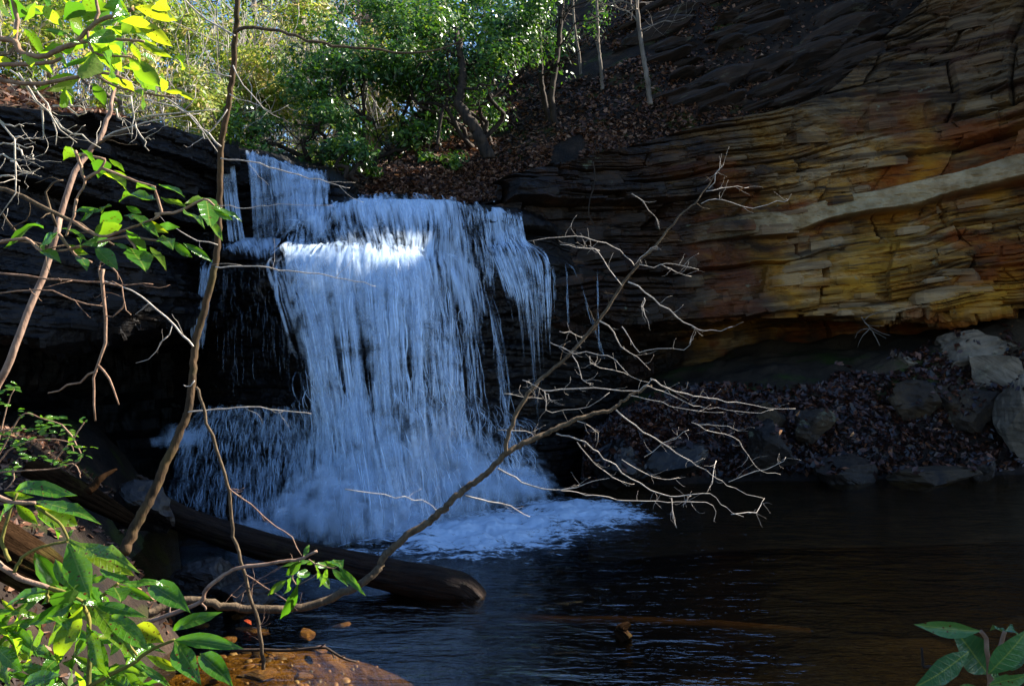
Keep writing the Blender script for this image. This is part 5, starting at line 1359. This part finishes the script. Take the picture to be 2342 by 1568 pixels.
# bottom-left rhododendron
D4 = 2.05
rh3 = thing('rhododendron', 'large glossy rhododendron filling the lower left corner', 'shrub', W(60, 1760, D4))
def q4(x, y): return (x * 0.36, 1030.5 + y * 0.36)
L4 = [(110, 262, 370, 192, 72), (225, 322, 588, 350, 62), (220, 340, 532, 528, 150), (100, 338, 240, 475, 75), (25, 265, 208, 305, 62), (-20, 440, 55, 330, 85), (240, 400, 402, 535, 100), (420, 555, 462, 495, 52), (432, 562, 850, 705, 85), (435, 588, 560, 930, 175), (530, 628, 802, 752, 110), (632, 752, 812, 802, 52), (740, 678, 812, 765, 45), (222, 648, 402, 885, 85), (350, 688, 452, 892, 85), (750, 835, 1062, 815, 52), (750, 850, 980, 975, 72), (950, 848, 1158, 945, 82), (590, 978, 822, 1255, 95), (600, 968, 882, 1025, 82), (700, 1058, 882, 1195, 82), (302, 892, -10, 935, 48), (302, 918, 120, 955, 52), (240, 948, 50, 1045, 62), (470, 962, 172, 1115, 120), (522, 988, 308, 1375, 175), (220, 1100, 302, 1265, 52), (550, 1098, 640, 1445, 110), (620, 1178, 682, 1465, 92), (1105, 1142, 1332, 1008, 82), (1110, 1200, 1508, 1235, 98), (1110, 1200, 1262, 1445, 112), (1270, 1285, 1442, 1425, 75), (928, 1298, 1168, 1405, 72), (888, 1350, 1092, 1495, 58), (-20, 1100, 175, 1205, 140), (-20, 1240, 112, 1405, 120), (120, 1290, 232, 1302, 32), (790, 1408, 905, 1500, 100), (480, 1398, 560, 1500, 92), (330, 1388, 352, 1500, 32), (160, 1500, 282, 1378, 62), (860, 1108, 1005, 1195, 100), (450, 880, 378, 945, 60), (580, 878, 652, 922, 48), (370, 1048, 442, 1085, 52), (728, 868, 772, 922, 52), (660, 928, 560, 962, 62), (620, 900, 720, 950, 60), (480, 930, 420, 900, 50)]
for _ in range(10):
    cx_, cy_ = lr.uniform(0, 1000), lr.uniform(520, 1500); a0 = lr.uniform(0, 6.28); dz_ = D4 + lr.uniform(0.05, 0.35)
    for k in range(6):
        a = a0 + k * 1.05 + lr.normal(0, 0.15); L = lr.uniform(150, 270); v = np.array([math.cos(a), 0.55 * math.sin(a) + 0.12])
        if cx_ + v[0] * L > 1150 + 0.3 * cy_ - 500: continue
        leaf_px(rh3, q4(cx_, cy_), q4(cx_ + v[0] * L, cy_ + v[1] * L), lr.uniform(32, 62) * 0.36, dz_, 'leaf' if lr.random() < 0.8 else 'leaf_sun', (0.45, -0.45, 0.8), 0.3)
dark_fill = [(lr.uniform(-20, 1000), lr.uniform(1050, 1560)) for _ in range(30)]
for a, b, c, d, w in L4:
    kd = 'leaf' if lr.random() < 0.85 else 'leaf_sun'
    leaf_px(rh3, q4(a, b), q4(c, d), w * 0.36, D4 + lr.uniform(-0.12, 0.12), kd, (0.45, -0.55, 0.75), 0.25)
for (x0, y0) in dark_fill:
    a = lr.uniform(0.2, 2.9); L = lr.uniform(170, 280)
    leaf_px(rh3, q4(x0, y0), q4(x0 + L * math.cos(a), y0 + L * math.sin(a)), lr.uniform(50, 110) * 0.36, D4 + lr.uniform(0.12, 0.45), 'leaf', (0.3, -0.5, 0.7), 0.5)
for pts, r0, mt in [([(-60, 700), (0, 720), (90, 790), (180, 830), (310, 870)], 0.008, 'bark_pink'), ([(90, 770), (140, 680), (260, 610), (430, 575)], 0.0045, 'stem_green'), ([(560, 1560), (570, 1200), (560, 1060), (530, 960), (600, 965)], 0.006, 'stem_green'), ([(560, 1500), (700, 1420), (840, 1350), (950, 1270), (1110, 1198)], 0.0055, 'stem_green'), ([(310, 870), (420, 900), (530, 960)], 0.005, 'stem_green'), ([(300, 960), (305, 920), (300, 890)], 0.004, 'stem_green'), ([(640, 930), (700, 880), (750, 840)], 0.0045, 'stem_green'), ([(-20, 290), (60, 320), (140, 330), (225, 330)], 0.006, 'bark_pink'), ([(240, 360), (400, 480), (430, 570)], 0.004, 'stem_green'), ([(60, 700), (20, 600), (30, 480), (110, 270)], 0.005, 'stem_green'), ([(720, 1010), (810, 1200), (870, 1300)], 0.004, 'stem_green')]:
    petiole(rh3, [W(*q4(*p), D4 + 0.03) for p in pts], [r0, r0 * 0.7], mt)

# sprig over the stream below the log
D5 = 3.6
rh4 = thing('rhododendron_sprig', 'leafy rhododendron twig reaching over the log end in the stream', 'shrub', W(330, 1424, D5))
L5 = [(1930, 668, 1962, 588, 62), (1915, 700, 1812, 802, 68), (1822, 818, 1696, 922, 62), (1850, 798, 1838, 902, 46), (1892, 848, 1778, 1102, 72), (1880, 790, 1982, 758, 50), (1900, 800, 1896, 845, 32), (2008, 728, 2042, 792, 40), (2010, 778, 2116, 882, 52), (2000, 722, 2092, 722, 32), (2110, 748, 2202, 825, 38), (2150, 728, 2312, 905, 55), (2118, 690, 2172, 712, 32), (1980, 700, 1800, 712, 32), (2060, 698, 2135, 735, 30), (2080, 740, 2060, 850, 40), (1950, 720, 2000, 700, 30)]
for a, b, c, d, w in L5:
    leaf_px(rh4, q4(a, b), q4(c, d), w * 0.36, D5 + lr.uniform(-0.08, 0.08), 'leaf', (0.45, -0.4, 0.8), 0.3)
for pts, r0 in [([(915, 1095), (1060, 1045), (1270, 960), (1310, 880), (1420, 790), (1530, 740), (1700, 720), (1800, 700), (1900, 690), (2015, 635)], 0.010), ([(1890, 695), (1930, 668)], 0.004), ([(1900, 700), (1860, 790), (1880, 850)], 0.004), ([(1960, 690), (2000, 720), (2010, 780), (1900, 850)], 0.003), ([(2000, 715), (2110, 745), (2150, 728)], 0.003), ([(1270, 960), (1310, 1000), (1300, 1010)], 0.005), ([(1075, 1040), (1080, 960), (1060, 930)], 0.004)]:
    petiole(rh4, [W(*q4(*p), D5) for p in pts], [r0, r0 * 0.6], 'bark_pink')

# bottom-right rhododendron in shade
D6 = 1.25
rh5 = thing('rhododendron', 'shaded blue-green rhododendron leaves in the lower right corner', 'shrub', W(2300, 1760, D6))
def q6(x, y): return (x * 0.52 + 1124, y * 0.52 + 1124)
for a, b, c, d, w in [(2150, 612, 1866, 600, 80), (2185, 800, 2058, 618, 165), (2185, 800, 2360, 640, 130), (2258, 612, 2212, 568, 26), (2258, 612, 2370, 604, 42), (2100, 700, 1905, 880, 165), (2185, 850, 2370, 808, 75), (2240, 770, 2380, 720, 90), (2180, 880, 2000, 900, 90), (2200, 800, 2300, 900, 90)]:
    leaf_px(rh5, q6(a, b), q6(c, d), w * 0.52, D6 + lr.uniform(-0.05, 0.05), 'leaf_shade', (0.0, -0.6, 0.8), 0.15, 0.05)
for pts in [[(2185, 790), (2192, 860), (2200, 1000), (2260, 1223)], [(2258, 612), (2230, 700), (2190, 860)], [(2150, 612), (2180, 660), (2190, 790)]]:
    petiole(rh5, [W(*q6(*p), D6 + 0.01) for p in pts], [0.003, 0.0035], 'twig_red')
petiole(rh5, [W(*q6(*p), D6 + 0.05) for p in [(1892, 685), (1900, 760), (1945, 780), (2000, 900)]], [0.0015, 0.003], 'bark_dark', 'dead_twig')
# ------------------------------------------------------------------ leaf litter
def scatter_leaves(name, pts, normals, size, seed, mat, label, curl=0.35, tilt=0.5, parent=None, kind='stuff', aspect=0.55, rnd=None):
    r = np.random.default_rng(seed); n = len(pts)
    nn = normals + r.normal(0, tilt, (n, 3)); nn /= np.linalg.norm(nn, axis=1, keepdims=True) + 1e-9
    a = r.normal(0, 1, (n, 3)); a -= nn * (a * nn).sum(1, keepdims=True); a /= np.linalg.norm(a, axis=1, keepdims=True) + 1e-9
    b = np.cross(nn, a)
    s = (r.uniform(*size, n))[:, None]
    w = s * aspect * r.uniform(0.7, 1.2, n)[:, None]
    c = curl * s * r.uniform(-0.4, 1, n)[:, None]
    tip = pts + a * s * 0.5 + nn * c * 0.4; tail = pts - a * s * 0.5 + nn * c * 0.2
    l = pts + b * w * 0.5 + nn * c * 0.5 ; rr = pts - b * w * 0.5 + nn * c * 0.5
    V = np.stack([tail, rr, tip, l], 1).reshape(-1, 3)
    i = np.arange(n)[:, None] * 4
    T = np.concatenate([i + [0, 1, 2], i + [0, 2, 3]])
    rv = r.random(n) if rnd is None else rnd
    me = make_mesh(name, V, T, attrs={'rnd': np.repeat(rv, 4)})
    return link(name, me, M[mat], parent, label, None, None, kind)
def grid_sample(G, n, r, vr=(0, 1), ur=(0, 1)):
    nv, nu = G.shape[:2]
    v = r.uniform(vr[0], vr[1], n) * (nv - 1.01); u = r.uniform(ur[0], ur[1], n) * (nu - 1.01)
    i, j = v.astype(int), u.astype(int); a = (v - i)[:, None]; b = (u - j)[:, None]
    P = (G[i, j] * (1 - b) + G[i, j + 1] * b) * (1 - a) + (G[i + 1, j] * (1 - b) + G[i + 1, j + 1] * b) * a
    return P, i, j
r = np.random.default_rng(21)
P, i, j = grid_sample(HILL, 38000, r, (0.01, 0.55), (0.42, 0.92))
steep = np.abs(np.gradient(HILL[..., 2], axis=1))[i, j]
keep = (fbm(P[:, 0] * 0.7 + 0.3, P[:, 1] * 0.7, 0.5, 4, 8) > -0.75) & (r.random(len(P)) > np.clip((P[:, 0] - 2.8) / 3.0, 0, 0.80))
scatter_leaves('leaf_litter', P[keep] + [0, 0, 0.02], np.tile([-0.1, -0.35, 0.9], (keep.sum(), 1)), (0.05, 0.13), 22, 'litter', 'brown fallen leaves covering the slope above the cliff')
P, i, j = grid_sample(HILL, 9000, r, (0.0, 0.4), (0.05, 0.42))
scatter_leaves('leaf_litter', P + [0, 0, 0.02], np.tile([0, -0.3, 0.9], (len(P), 1)), (0.05, 0.12), 23, 'litter', 'fallen leaves on the sunlit ground beside the creek above the falls')
P, i, j = grid_sample(BANK, 17000, r, (0.27, 0.80), (0.02, 1.0))
keep = vnoise(P[:, 0] * 1.3, P[:, 1] * 1.6, 2, 9) + 0.9 - 1.6 * sstep((P[:, 2] - 1.15 - 0.16 * np.clip(P[:, 0] - 5, 0, 4)) / 0.5) > 0
LP = [P[keep] + [0, 0, 0.02]]
for (o_, me_, sd_) in BOULD[:16]:          # leaves lodged on and around the bank boulders
    V_ = np.zeros(len(me_.vertices) * 3, np.float32); me_.vertices.foreach_get('co', V_); V_ = V_.reshape(-1, 3)
    N_ = np.zeros(len(me_.vertices) * 3, np.float32); me_.vertices.foreach_get('normal', N_); N_ = N_.reshape(-1, 3)
    R_ = np.array(o_.rotation_euler.to_matrix()); Vw = V_ @ R_.T + np.array(o_.location); Nw = N_ @ R_.T
    up_ = np.where(Nw[:, 2] > 0.35)[0]
    if len(up_):
        k_ = r.choice(up_, min(len(up_), 70)); q_ = Vw[k_] + Nw[k_] * 0.012
        LP.append(q_[vnoise(q_[:, 0] * 3, q_[:, 1] * 3, q_[:, 2] * 3, sd_) > -0.1])
    c_ = np.array(o_.location); a_ = r.uniform(0, 6.28, 90); w_ = (V_[:, 0].max() - V_[:, 0].min()) * 0.5
    ring_ = c_ + np.stack([np.cos(a_) * w_ * r.uniform(0.8, 1.25, 90), -np.abs(np.sin(a_)) * w_ * 0.7, np.zeros(90)], 1)
    d_ = ((BANK.reshape(-1, 3)[None, ::7, :2] - ring_[:, None, :2]) ** 2).sum(-1).argmin(1); ring_[:, 2] = BANK.reshape(-1, 3)[::7][d_, 2] + r.uniform(0.01, 0.10, 90)
    LP.append(ring_[ring_[:, 2] > 0.06])
LP = np.concatenate(LP)
scatter_leaves('leaf_litter', LP, np.tile([-0.1, -0.5, 0.85], (len(LP), 1)), (0.05, 0.17), 24, 'litter_wet', 'dark wet fallen leaves matted over the right bank')
gx = r.uniform(-6, -1.7, 14000); gy = r.uniform(2.2, 9.5, 14000)
gz = left_z(gx, gy); keep = (gz > 0.08) & (vnoise(gx * 1.6, gy * 1.6, 0, 4) > -0.35)
scatter_leaves('leaf_litter', np.stack([gx, gy, gz + 0.015], 1)[keep], np.tile([0.1, -0.3, 0.9], (keep.sum(), 1)), (0.03, 0.09), 25, 'litter', 'brown fallen leaves scattered on the left bank')
o = link('fallen_leaf', DL, None, None, 'bright red leaf at the edge of the orange shallows', 'leaf'); o.location = tuple(WZ0(575, 1428, 0.02)); o.scale = (0.07,) * 3; o.rotation_euler = (0.3, 0.2, 1.2)
M['red'] = mat_bark('red_leaf', (0.45, 0.05, 0.01), (0.6, 0.10, 0.02), 8, 1.0)
o.data = DL.copy(); o.data.materials.clear(); o.data.materials.append(M['red'])

# ------------------------------------------------------------------ shrubs and trees above the falls
def hill_z(px, d):
    """height of the hillside along picture column px at distance d"""
    X = (px - 1171) / F * d
    D2_ = (HILL[..., 0] - X) ** 2 + (HILL[..., 1] - d) ** 2
    k = np.argmin(D2_); return HILL.reshape(-1, 3)[k, 2]
def base_at(px, d): return np.array([(px - 1171) / F * d, d, hill_z(px, d) - 0.05])
def foliage(parent, org, centers, radii, n, size, seed, mat, name='crown', shell=0.55, up=0.5, aspect=0.42):
    r = np.random.default_rng(seed)
    centers = np.asarray(centers); radii = np.asarray(radii, float)
    if radii.ndim == 1: radii = np.repeat(radii[:, None], 3, 1)
    wgt = radii.prod(1) ** 0.67; k = r.choice(len(centers), n, p=wgt / wgt.sum())
    dv = r.normal(0, 1, (n, 3)); dv /= np.linalg.norm(dv, axis=1, keepdims=True)
    rad = r.random(n) ** shell
    P = centers[k] + dv * radii[k] * rad[:, None]
    cl = vnoise(P[:, 0] * 3.0, P[:, 1] * 3.0, P[:, 2] * 3.0, seed)
    keep = cl > -0.25; P = P[keep]; dv = dv[keep]
    nn = dv * 0.5 + np.array([0.15, -0.25, up]); nn /= np.linalg.norm(nn, axis=1, keepdims=True)
    rv = np.clip(0.5 + 0.35 * vnoise(P[:, 0] * 2, P[:, 1] * 2, P[:, 2] * 2, seed + 3) + r.normal(0, 0.2, len(P)), 0, 1)
    return scatter_leaves(name, P - org, nn, size, seed, mat, None, 0.2, 0.45, parent, None, aspect, rv)
def crooked(a, b, r, n=5, w=0.08):
    t = np.linspace(0, 1, n)[:, None]; L = np.linalg.norm(b - a)
    P = a + (b - a) * t; P[1:-1] += r.normal(0, w * L, (n - 2, 3)); return P
def shrub(label, px, d, top, wid, n, size, seed, mat='laurel', bark='bark_dark', lobes=8, name='laurel_shrub', low=0.25, group=None, stems=5, nrm=0.5, bare=0, barkt='twig_pale'):
    r = np.random.default_rng(seed)
    b = base_at(px, d); T = W(px, top, d)[2] - b[2]; Wd = wid * d / F
    root = thing(name, label, 'shrub', b, group)
    cs = []; rs = []
    for k in range(lobes):
        h = r.uniform(low, 0.92)
        c = b + np.array([r.uniform(-0.5, 0.5) * Wd, r.uniform(-0.35, 0.35) * Wd, T * h]); rad = r.uniform(0.16, 0.30) * Wd
        cs.append(c); rs.append((rad, rad * 0.9, rad * 0.7))
    for k in range(stems):
        mb = MB(); e = cs[k % lobes]
        P = crooked(b + r.normal(0, 0.06, 3) * [1, 1, 0], e, r, 6, 0.09); mb.tube(P, [0.045, 0.03, 0.012], 7, 0.01, seed=seed + k)
        for q in range(4):
            i = r.integers(2, 6); e2 = cs[r.integers(lobes)] + r.normal(0, 0.15, 3); mb.tube(crooked(P[i], P[i] + (e2 - P[i]) * r.uniform(0.3, 0.8), r, 4, 0.1), [0.014, 0.005], 5, 0.005, seed=seed + q)
        link('stem', mb.mesh('stem', b), M[bark], root)
    if bare:
        mb = MB()
        for k in range(bare):
            a = b + np.array([r.uniform(-.5, .5) * Wd, r.uniform(-.4, .4) * Wd, T * r.uniform(0.0, 0.7)]); e = a + r.normal(0, 1, 3) * np.array([0.35, 0.3, 0.3]) * T * 0.45 + np.array([0, 0, 0.25 * T])
            mb.tube(crooked(a, e, r, 4, 0.10), [0.010 * d / 13, 0.003 * d / 13], 4, 0, n=7, seed=seed + k)
        link('twigs', mb.mesh('twigs', b), M[barkt], root, kind='stuff')
    foliage(root, b, cs, rs, n, size, seed, mat, up=nrm)
    return root
GL = 'laurels on the slope above the falls'
shrub('low bright laurel bush right behind the upper cascade', 700, 12.9, 245, 240, 7000, (0.05, 0.11), 601, group=GL, lobes=10, low=0.05)
shrub('dense laurel leaning over the creek above the lip of the falls', 850, 14.2, 50, 360, 13000, (0.06, 0.12), 602, group=GL, lobes=14)
shrub('tall laurel in front of the pale sunlit trunk', 960, 15.0, -50, 360, 13000, (0.06, 0.12), 603, group=GL, lobes=14)
shrub('dark laurel with a twisted trunk on the leafy slope', 1080, 14.6, -20, 320, 10000, (0.06, 0.12), 604, group=GL, lobes=13, low=0.4)
shrub('laurel at the top of the slope beside the slender trees', 1150, 17.5, -120, 320, 8000, (0.06, 0.13), 605, group=GL, lobes=12, low=0.3)
shrub('small laurel at the rim just right of the upper cascade', 800, 12.6, 330, 120, 1400, (0.05, 0.10), 606, group=GL, lobes=6, low=0.1)
shrub('small sprig of laurel low on the litter slope', 1010, 13.8, 350, 130, 900, (0.05, 0.10), 607, group=GL, lobes=5, low=0.1)
GS = 'sunlit brush along the creek above the falls'
sx = [('sunlit brush of tan twigs behind the top of the sapling', 480, 13.5, 120, 260, 611), ('yellow-green sunlit brush beyond the sapling branch', 600, 15.5, 60, 300, 612), ('twiggy sunlit brush on the rim of the dark wall', 330, 12.0, 130, 260, 613), ('sunlit brush behind the topmost yellow leaves', 150, 12.5, 40, 320, 614), ('sunlit brush at the far left edge', -20, 11.5, 30, 320, 615), ('tall sunlit thicket far up the creek', 420, 19, -40, 420, 616), ('pale thicket far behind the laurels', 720, 20, -20, 380, 617), ('golden thicket under the open sky at upper left', 220, 20, -80, 420, 618), ('bright brush right of the sapling top', 650, 18, -20, 260, 619), ('green thicket filling the gap under the pale trunk', 880, 19, 40, 320, 620)]
for lb, px, d, top, wd, sd in sx:
    shrub(lb, px, d, top, wd, int(6000 + d * 150), (0.05 * d / 13, 0.12 * d / 13), sd, 'sunny', 'bark_grey', 10, 'brush', 0.1, GS, 4, 0.4, 150, 'twig_pale')
shrub('mossy tuft hanging over the rim of the dark wall', 425, 10.9, 268, 100, 700, (0.02, 0.05), 631, 'sunny', 'bark_grey', 5, 'rim_shrub', 0.2, None, 2, 0.4, 30)
shrub('tuft of twigs and moss at the rim under the yellow leaves', 320, 10.2, 270, 130, 700, (0.02, 0.05), 632, 'sunny', 'bark_grey', 5, 'rim_shrub', 0.2, None, 2, 0.4, 60)

def tree(label, pts, r0, r1, mat, seed, limbs=6, crown=0, cmat='sunny', name='tree', group=None, crown_r=1.0, csize=(0.05, 0.12), tw=10, cz=(0.4, 1.0), ll=0.35):
    r = np.random.default_rng(seed)
    P = [np.asarray(p) for p in pts]; b = P[0]
    root = thing(name, label, 'tree', b, group)
    mb = MB(); mb.tube(P, [r0, (r0 + r1) / 2, r1], 12, r0 * 0.12, n=40, seed=seed); link('trunk', mb.mesh('trunk', b), M[mat], root)
    C = crom(np.array(P), 60); H = np.linalg.norm(P[-1] - P[0]); cs = []
    for k in range(limbs):
        i = r.integers(int(60 * cz[0]), 58); a = C[i]
        dv = np.array([r.normal(), r.normal() * 0.7, r.uniform(0.0, 0.9)]); dv /= np.linalg.norm(dv); l = H * ll * r.uniform(0.5, 1.1)
        Q = crooked(a, a + dv * l, r, 5, 0.06); mb = MB(); mb.tube(Q, [r1 * 0.55, r1 * 0.2], 6, 0.0, seed=seed + k)
        for q in range(tw):
            s = Q[r.integers(1, 5)]; d2 = dv * 0.6 + r.normal(0, 0.6, 3); e = s + d2 / np.linalg.norm(d2) * l * r.uniform(0.2, 0.5); mb.tube(crooked(s, e, r, 4, 0.08), [r1 * 0.16, r1 * 0.05], 4, 0, n=6, seed=seed + q)
        link('limb', mb.mesh('limb', b), M[mat], root); cs += [Q[-1], Q[3]]
    if crown: foliage(root, b, cs, [crown_r] * len(cs), crown, csize, seed + 50, cmat)
    return root
tree('thick pale sunlit trunk standing far behind the laurels', [base_at(855, 22), W(848, 200, 22), W(836, 80, 22), W(828, 0, 22), W(822, -250, 22.2), W(815, -500, 22)], 0.24, 0.12, 'bark_pink', 701, 8)
tree('grey trunk far up the creek left of the pale trunk', [base_at(690, 26), W(692, 150, 26), W(688, 0, 26), W(680, -300, 26)], 0.16, 0.08, 'bark_grey', 702, 8)
tree('thin dark trunk in the far brush beyond the sapling', [base_at(590, 24), W(588, 150, 24), W(580, 0, 24), W(575, -300, 24)], 0.10, 0.05, 'bark_grey', 703, 8)
tree('forked trunk at the head of the ravine', [base_at(770, 28), W(768, 150, 28), W(745, 30, 28), W(715, -200, 28)], 0.14, 0.06, 'bark_dark', 704, 8)
tree('far trunk above the golden thicket', [base_at(330, 27), W(335, 100, 27), W(340, -250, 27)], 0.18, 0.09, 'bark_grey', 705, 9)
tree('far trunk at the upper left corner', [base_at(120, 25), W(118, 80, 25), W(110, -300, 25)], 0.18, 0.09, 'bark_grey', 706, 9)
tree('slim pale tree standing on the litter slope nearest the cliff', [W(1488, 240, 15.0), W(1478, 170, 15.0), W(1465, 90, 15.05), W(1456, 0, 15.1), W(1452, -200, 15.2)], 0.045, 0.03, 'bark_grey', 711, 7, tw=14, cz=(0.45, 1))
tree('thin tree second from the cliff on the litter slope', [W(1378, 205, 16), W(1374, 150, 16), W(1366, 60, 16.1), W(1362, -150, 16.2)], 0.035, 0.02, 'bark_grey', 712, 5, 300, 'laurel', crown_r=0.3, tw=8)
tree('thin leafy tree at the middle of the litter slope', [W(1330, 200, 17), W(1325, 130, 17), W(1312, 40, 17), W(1305, -150, 17)], 0.03, 0.02, 'bark_grey', 713, 5, 420, 'laurel', crown_r=0.35, tw=8)
tree('mossy double-stemmed tree above the dark rim', [W(1272, 300, 15.2), W(1262, 220, 15.2), W(1275, 120, 15.3), W(1285, 0, 15.4), W(1290, -200, 15.5)], 0.06, 0.035, 'bark_dark', 714, 6)
tree('leaning tree beside the mossy double stem', [W(1258, 290, 15.5), W(1240, 200, 15.5), W(1235, 100, 15.6), W(1225, -50, 15.7)], 0.05, 0.03, 'bark_dark', 715, 6, 500, 'laurel', crown_r=0.4)
tree('twisted laurel trunk leaning over the rim of the falls', [W(1118, 362, 13.6), W(1090, 300, 13.6), W(1050, 235, 13.7), W(1060, 170, 13.8), W(1040, 60, 14)], 0.10, 0.05, 'bark_dark', 716, 7, 900, 'laurel', crown_r=0.5, cz=(0.3, 1))
tree('thin sapling left of the twisted laurel', [W(1000, 330, 13.8), W(1010, 260, 13.8), W(1030, 210, 13.9), W(1020, 100, 14)], 0.03, 0.015, 'bark_dark', 717, 5)
rb = np.array(pq(9.82, 14.0, 10.3))  # leaves added in the unseen notch to dim and dapple the sun patch
root = thing('rim_shrub', 'unseen shrub added in the cliff notch to dapple the sun patch', 'shrub', rb)
petiole(root, [rb, rb + [0.1, 0, 0.5], rb + [-0.05, 0.1, 1.2]], [0.03, 0.01], 'bark_dark')
foliage(root, rb, [np.array(pq(pp, 13.9, zz_)) for pp in (9.45, 9.75, 10.05, 10.3) for zz_ in (10.4, 11.1)], [0.36] * 8, 900, (0.06, 0.12), 777, 'laurel')
# tall trees on the far hill close the view
GF = 'tall trees closing the head of the ravine'
for k, (px, d, lb) in enumerate([(60, 34, 'tall green tree beyond the far left brush'), (240, 38, 'tall green tree behind the golden thicket'), (430, 36, 'tall thin-crowned tree left of the sapling top'), (560, 44, 'tall hazy tree straight up the creek'), (700, 40, 'tall tree behind the grey trunk'), (850, 36, 'tall green tree behind the pale trunk'), (1000, 32, 'tall tree rising behind the laurels'), (-120, 30, 'tall tree out beyond the left brush')]):
    b = base_at(px, d); h = 14
    tree(lb, [b, b + [0.2, 0, h * 0.4], b + [-0.1, 0, h * 0.75], b + [0, 0, h]], 0.2, 0.08, 'bark_grey', 730 + k, 12, 9000, 'sunny' if k % 3 else 'laurel', group=GF, crown_r=1.7, csize=(0.14, 0.30), tw=5, cz=(0.12, 1), ll=0.28)
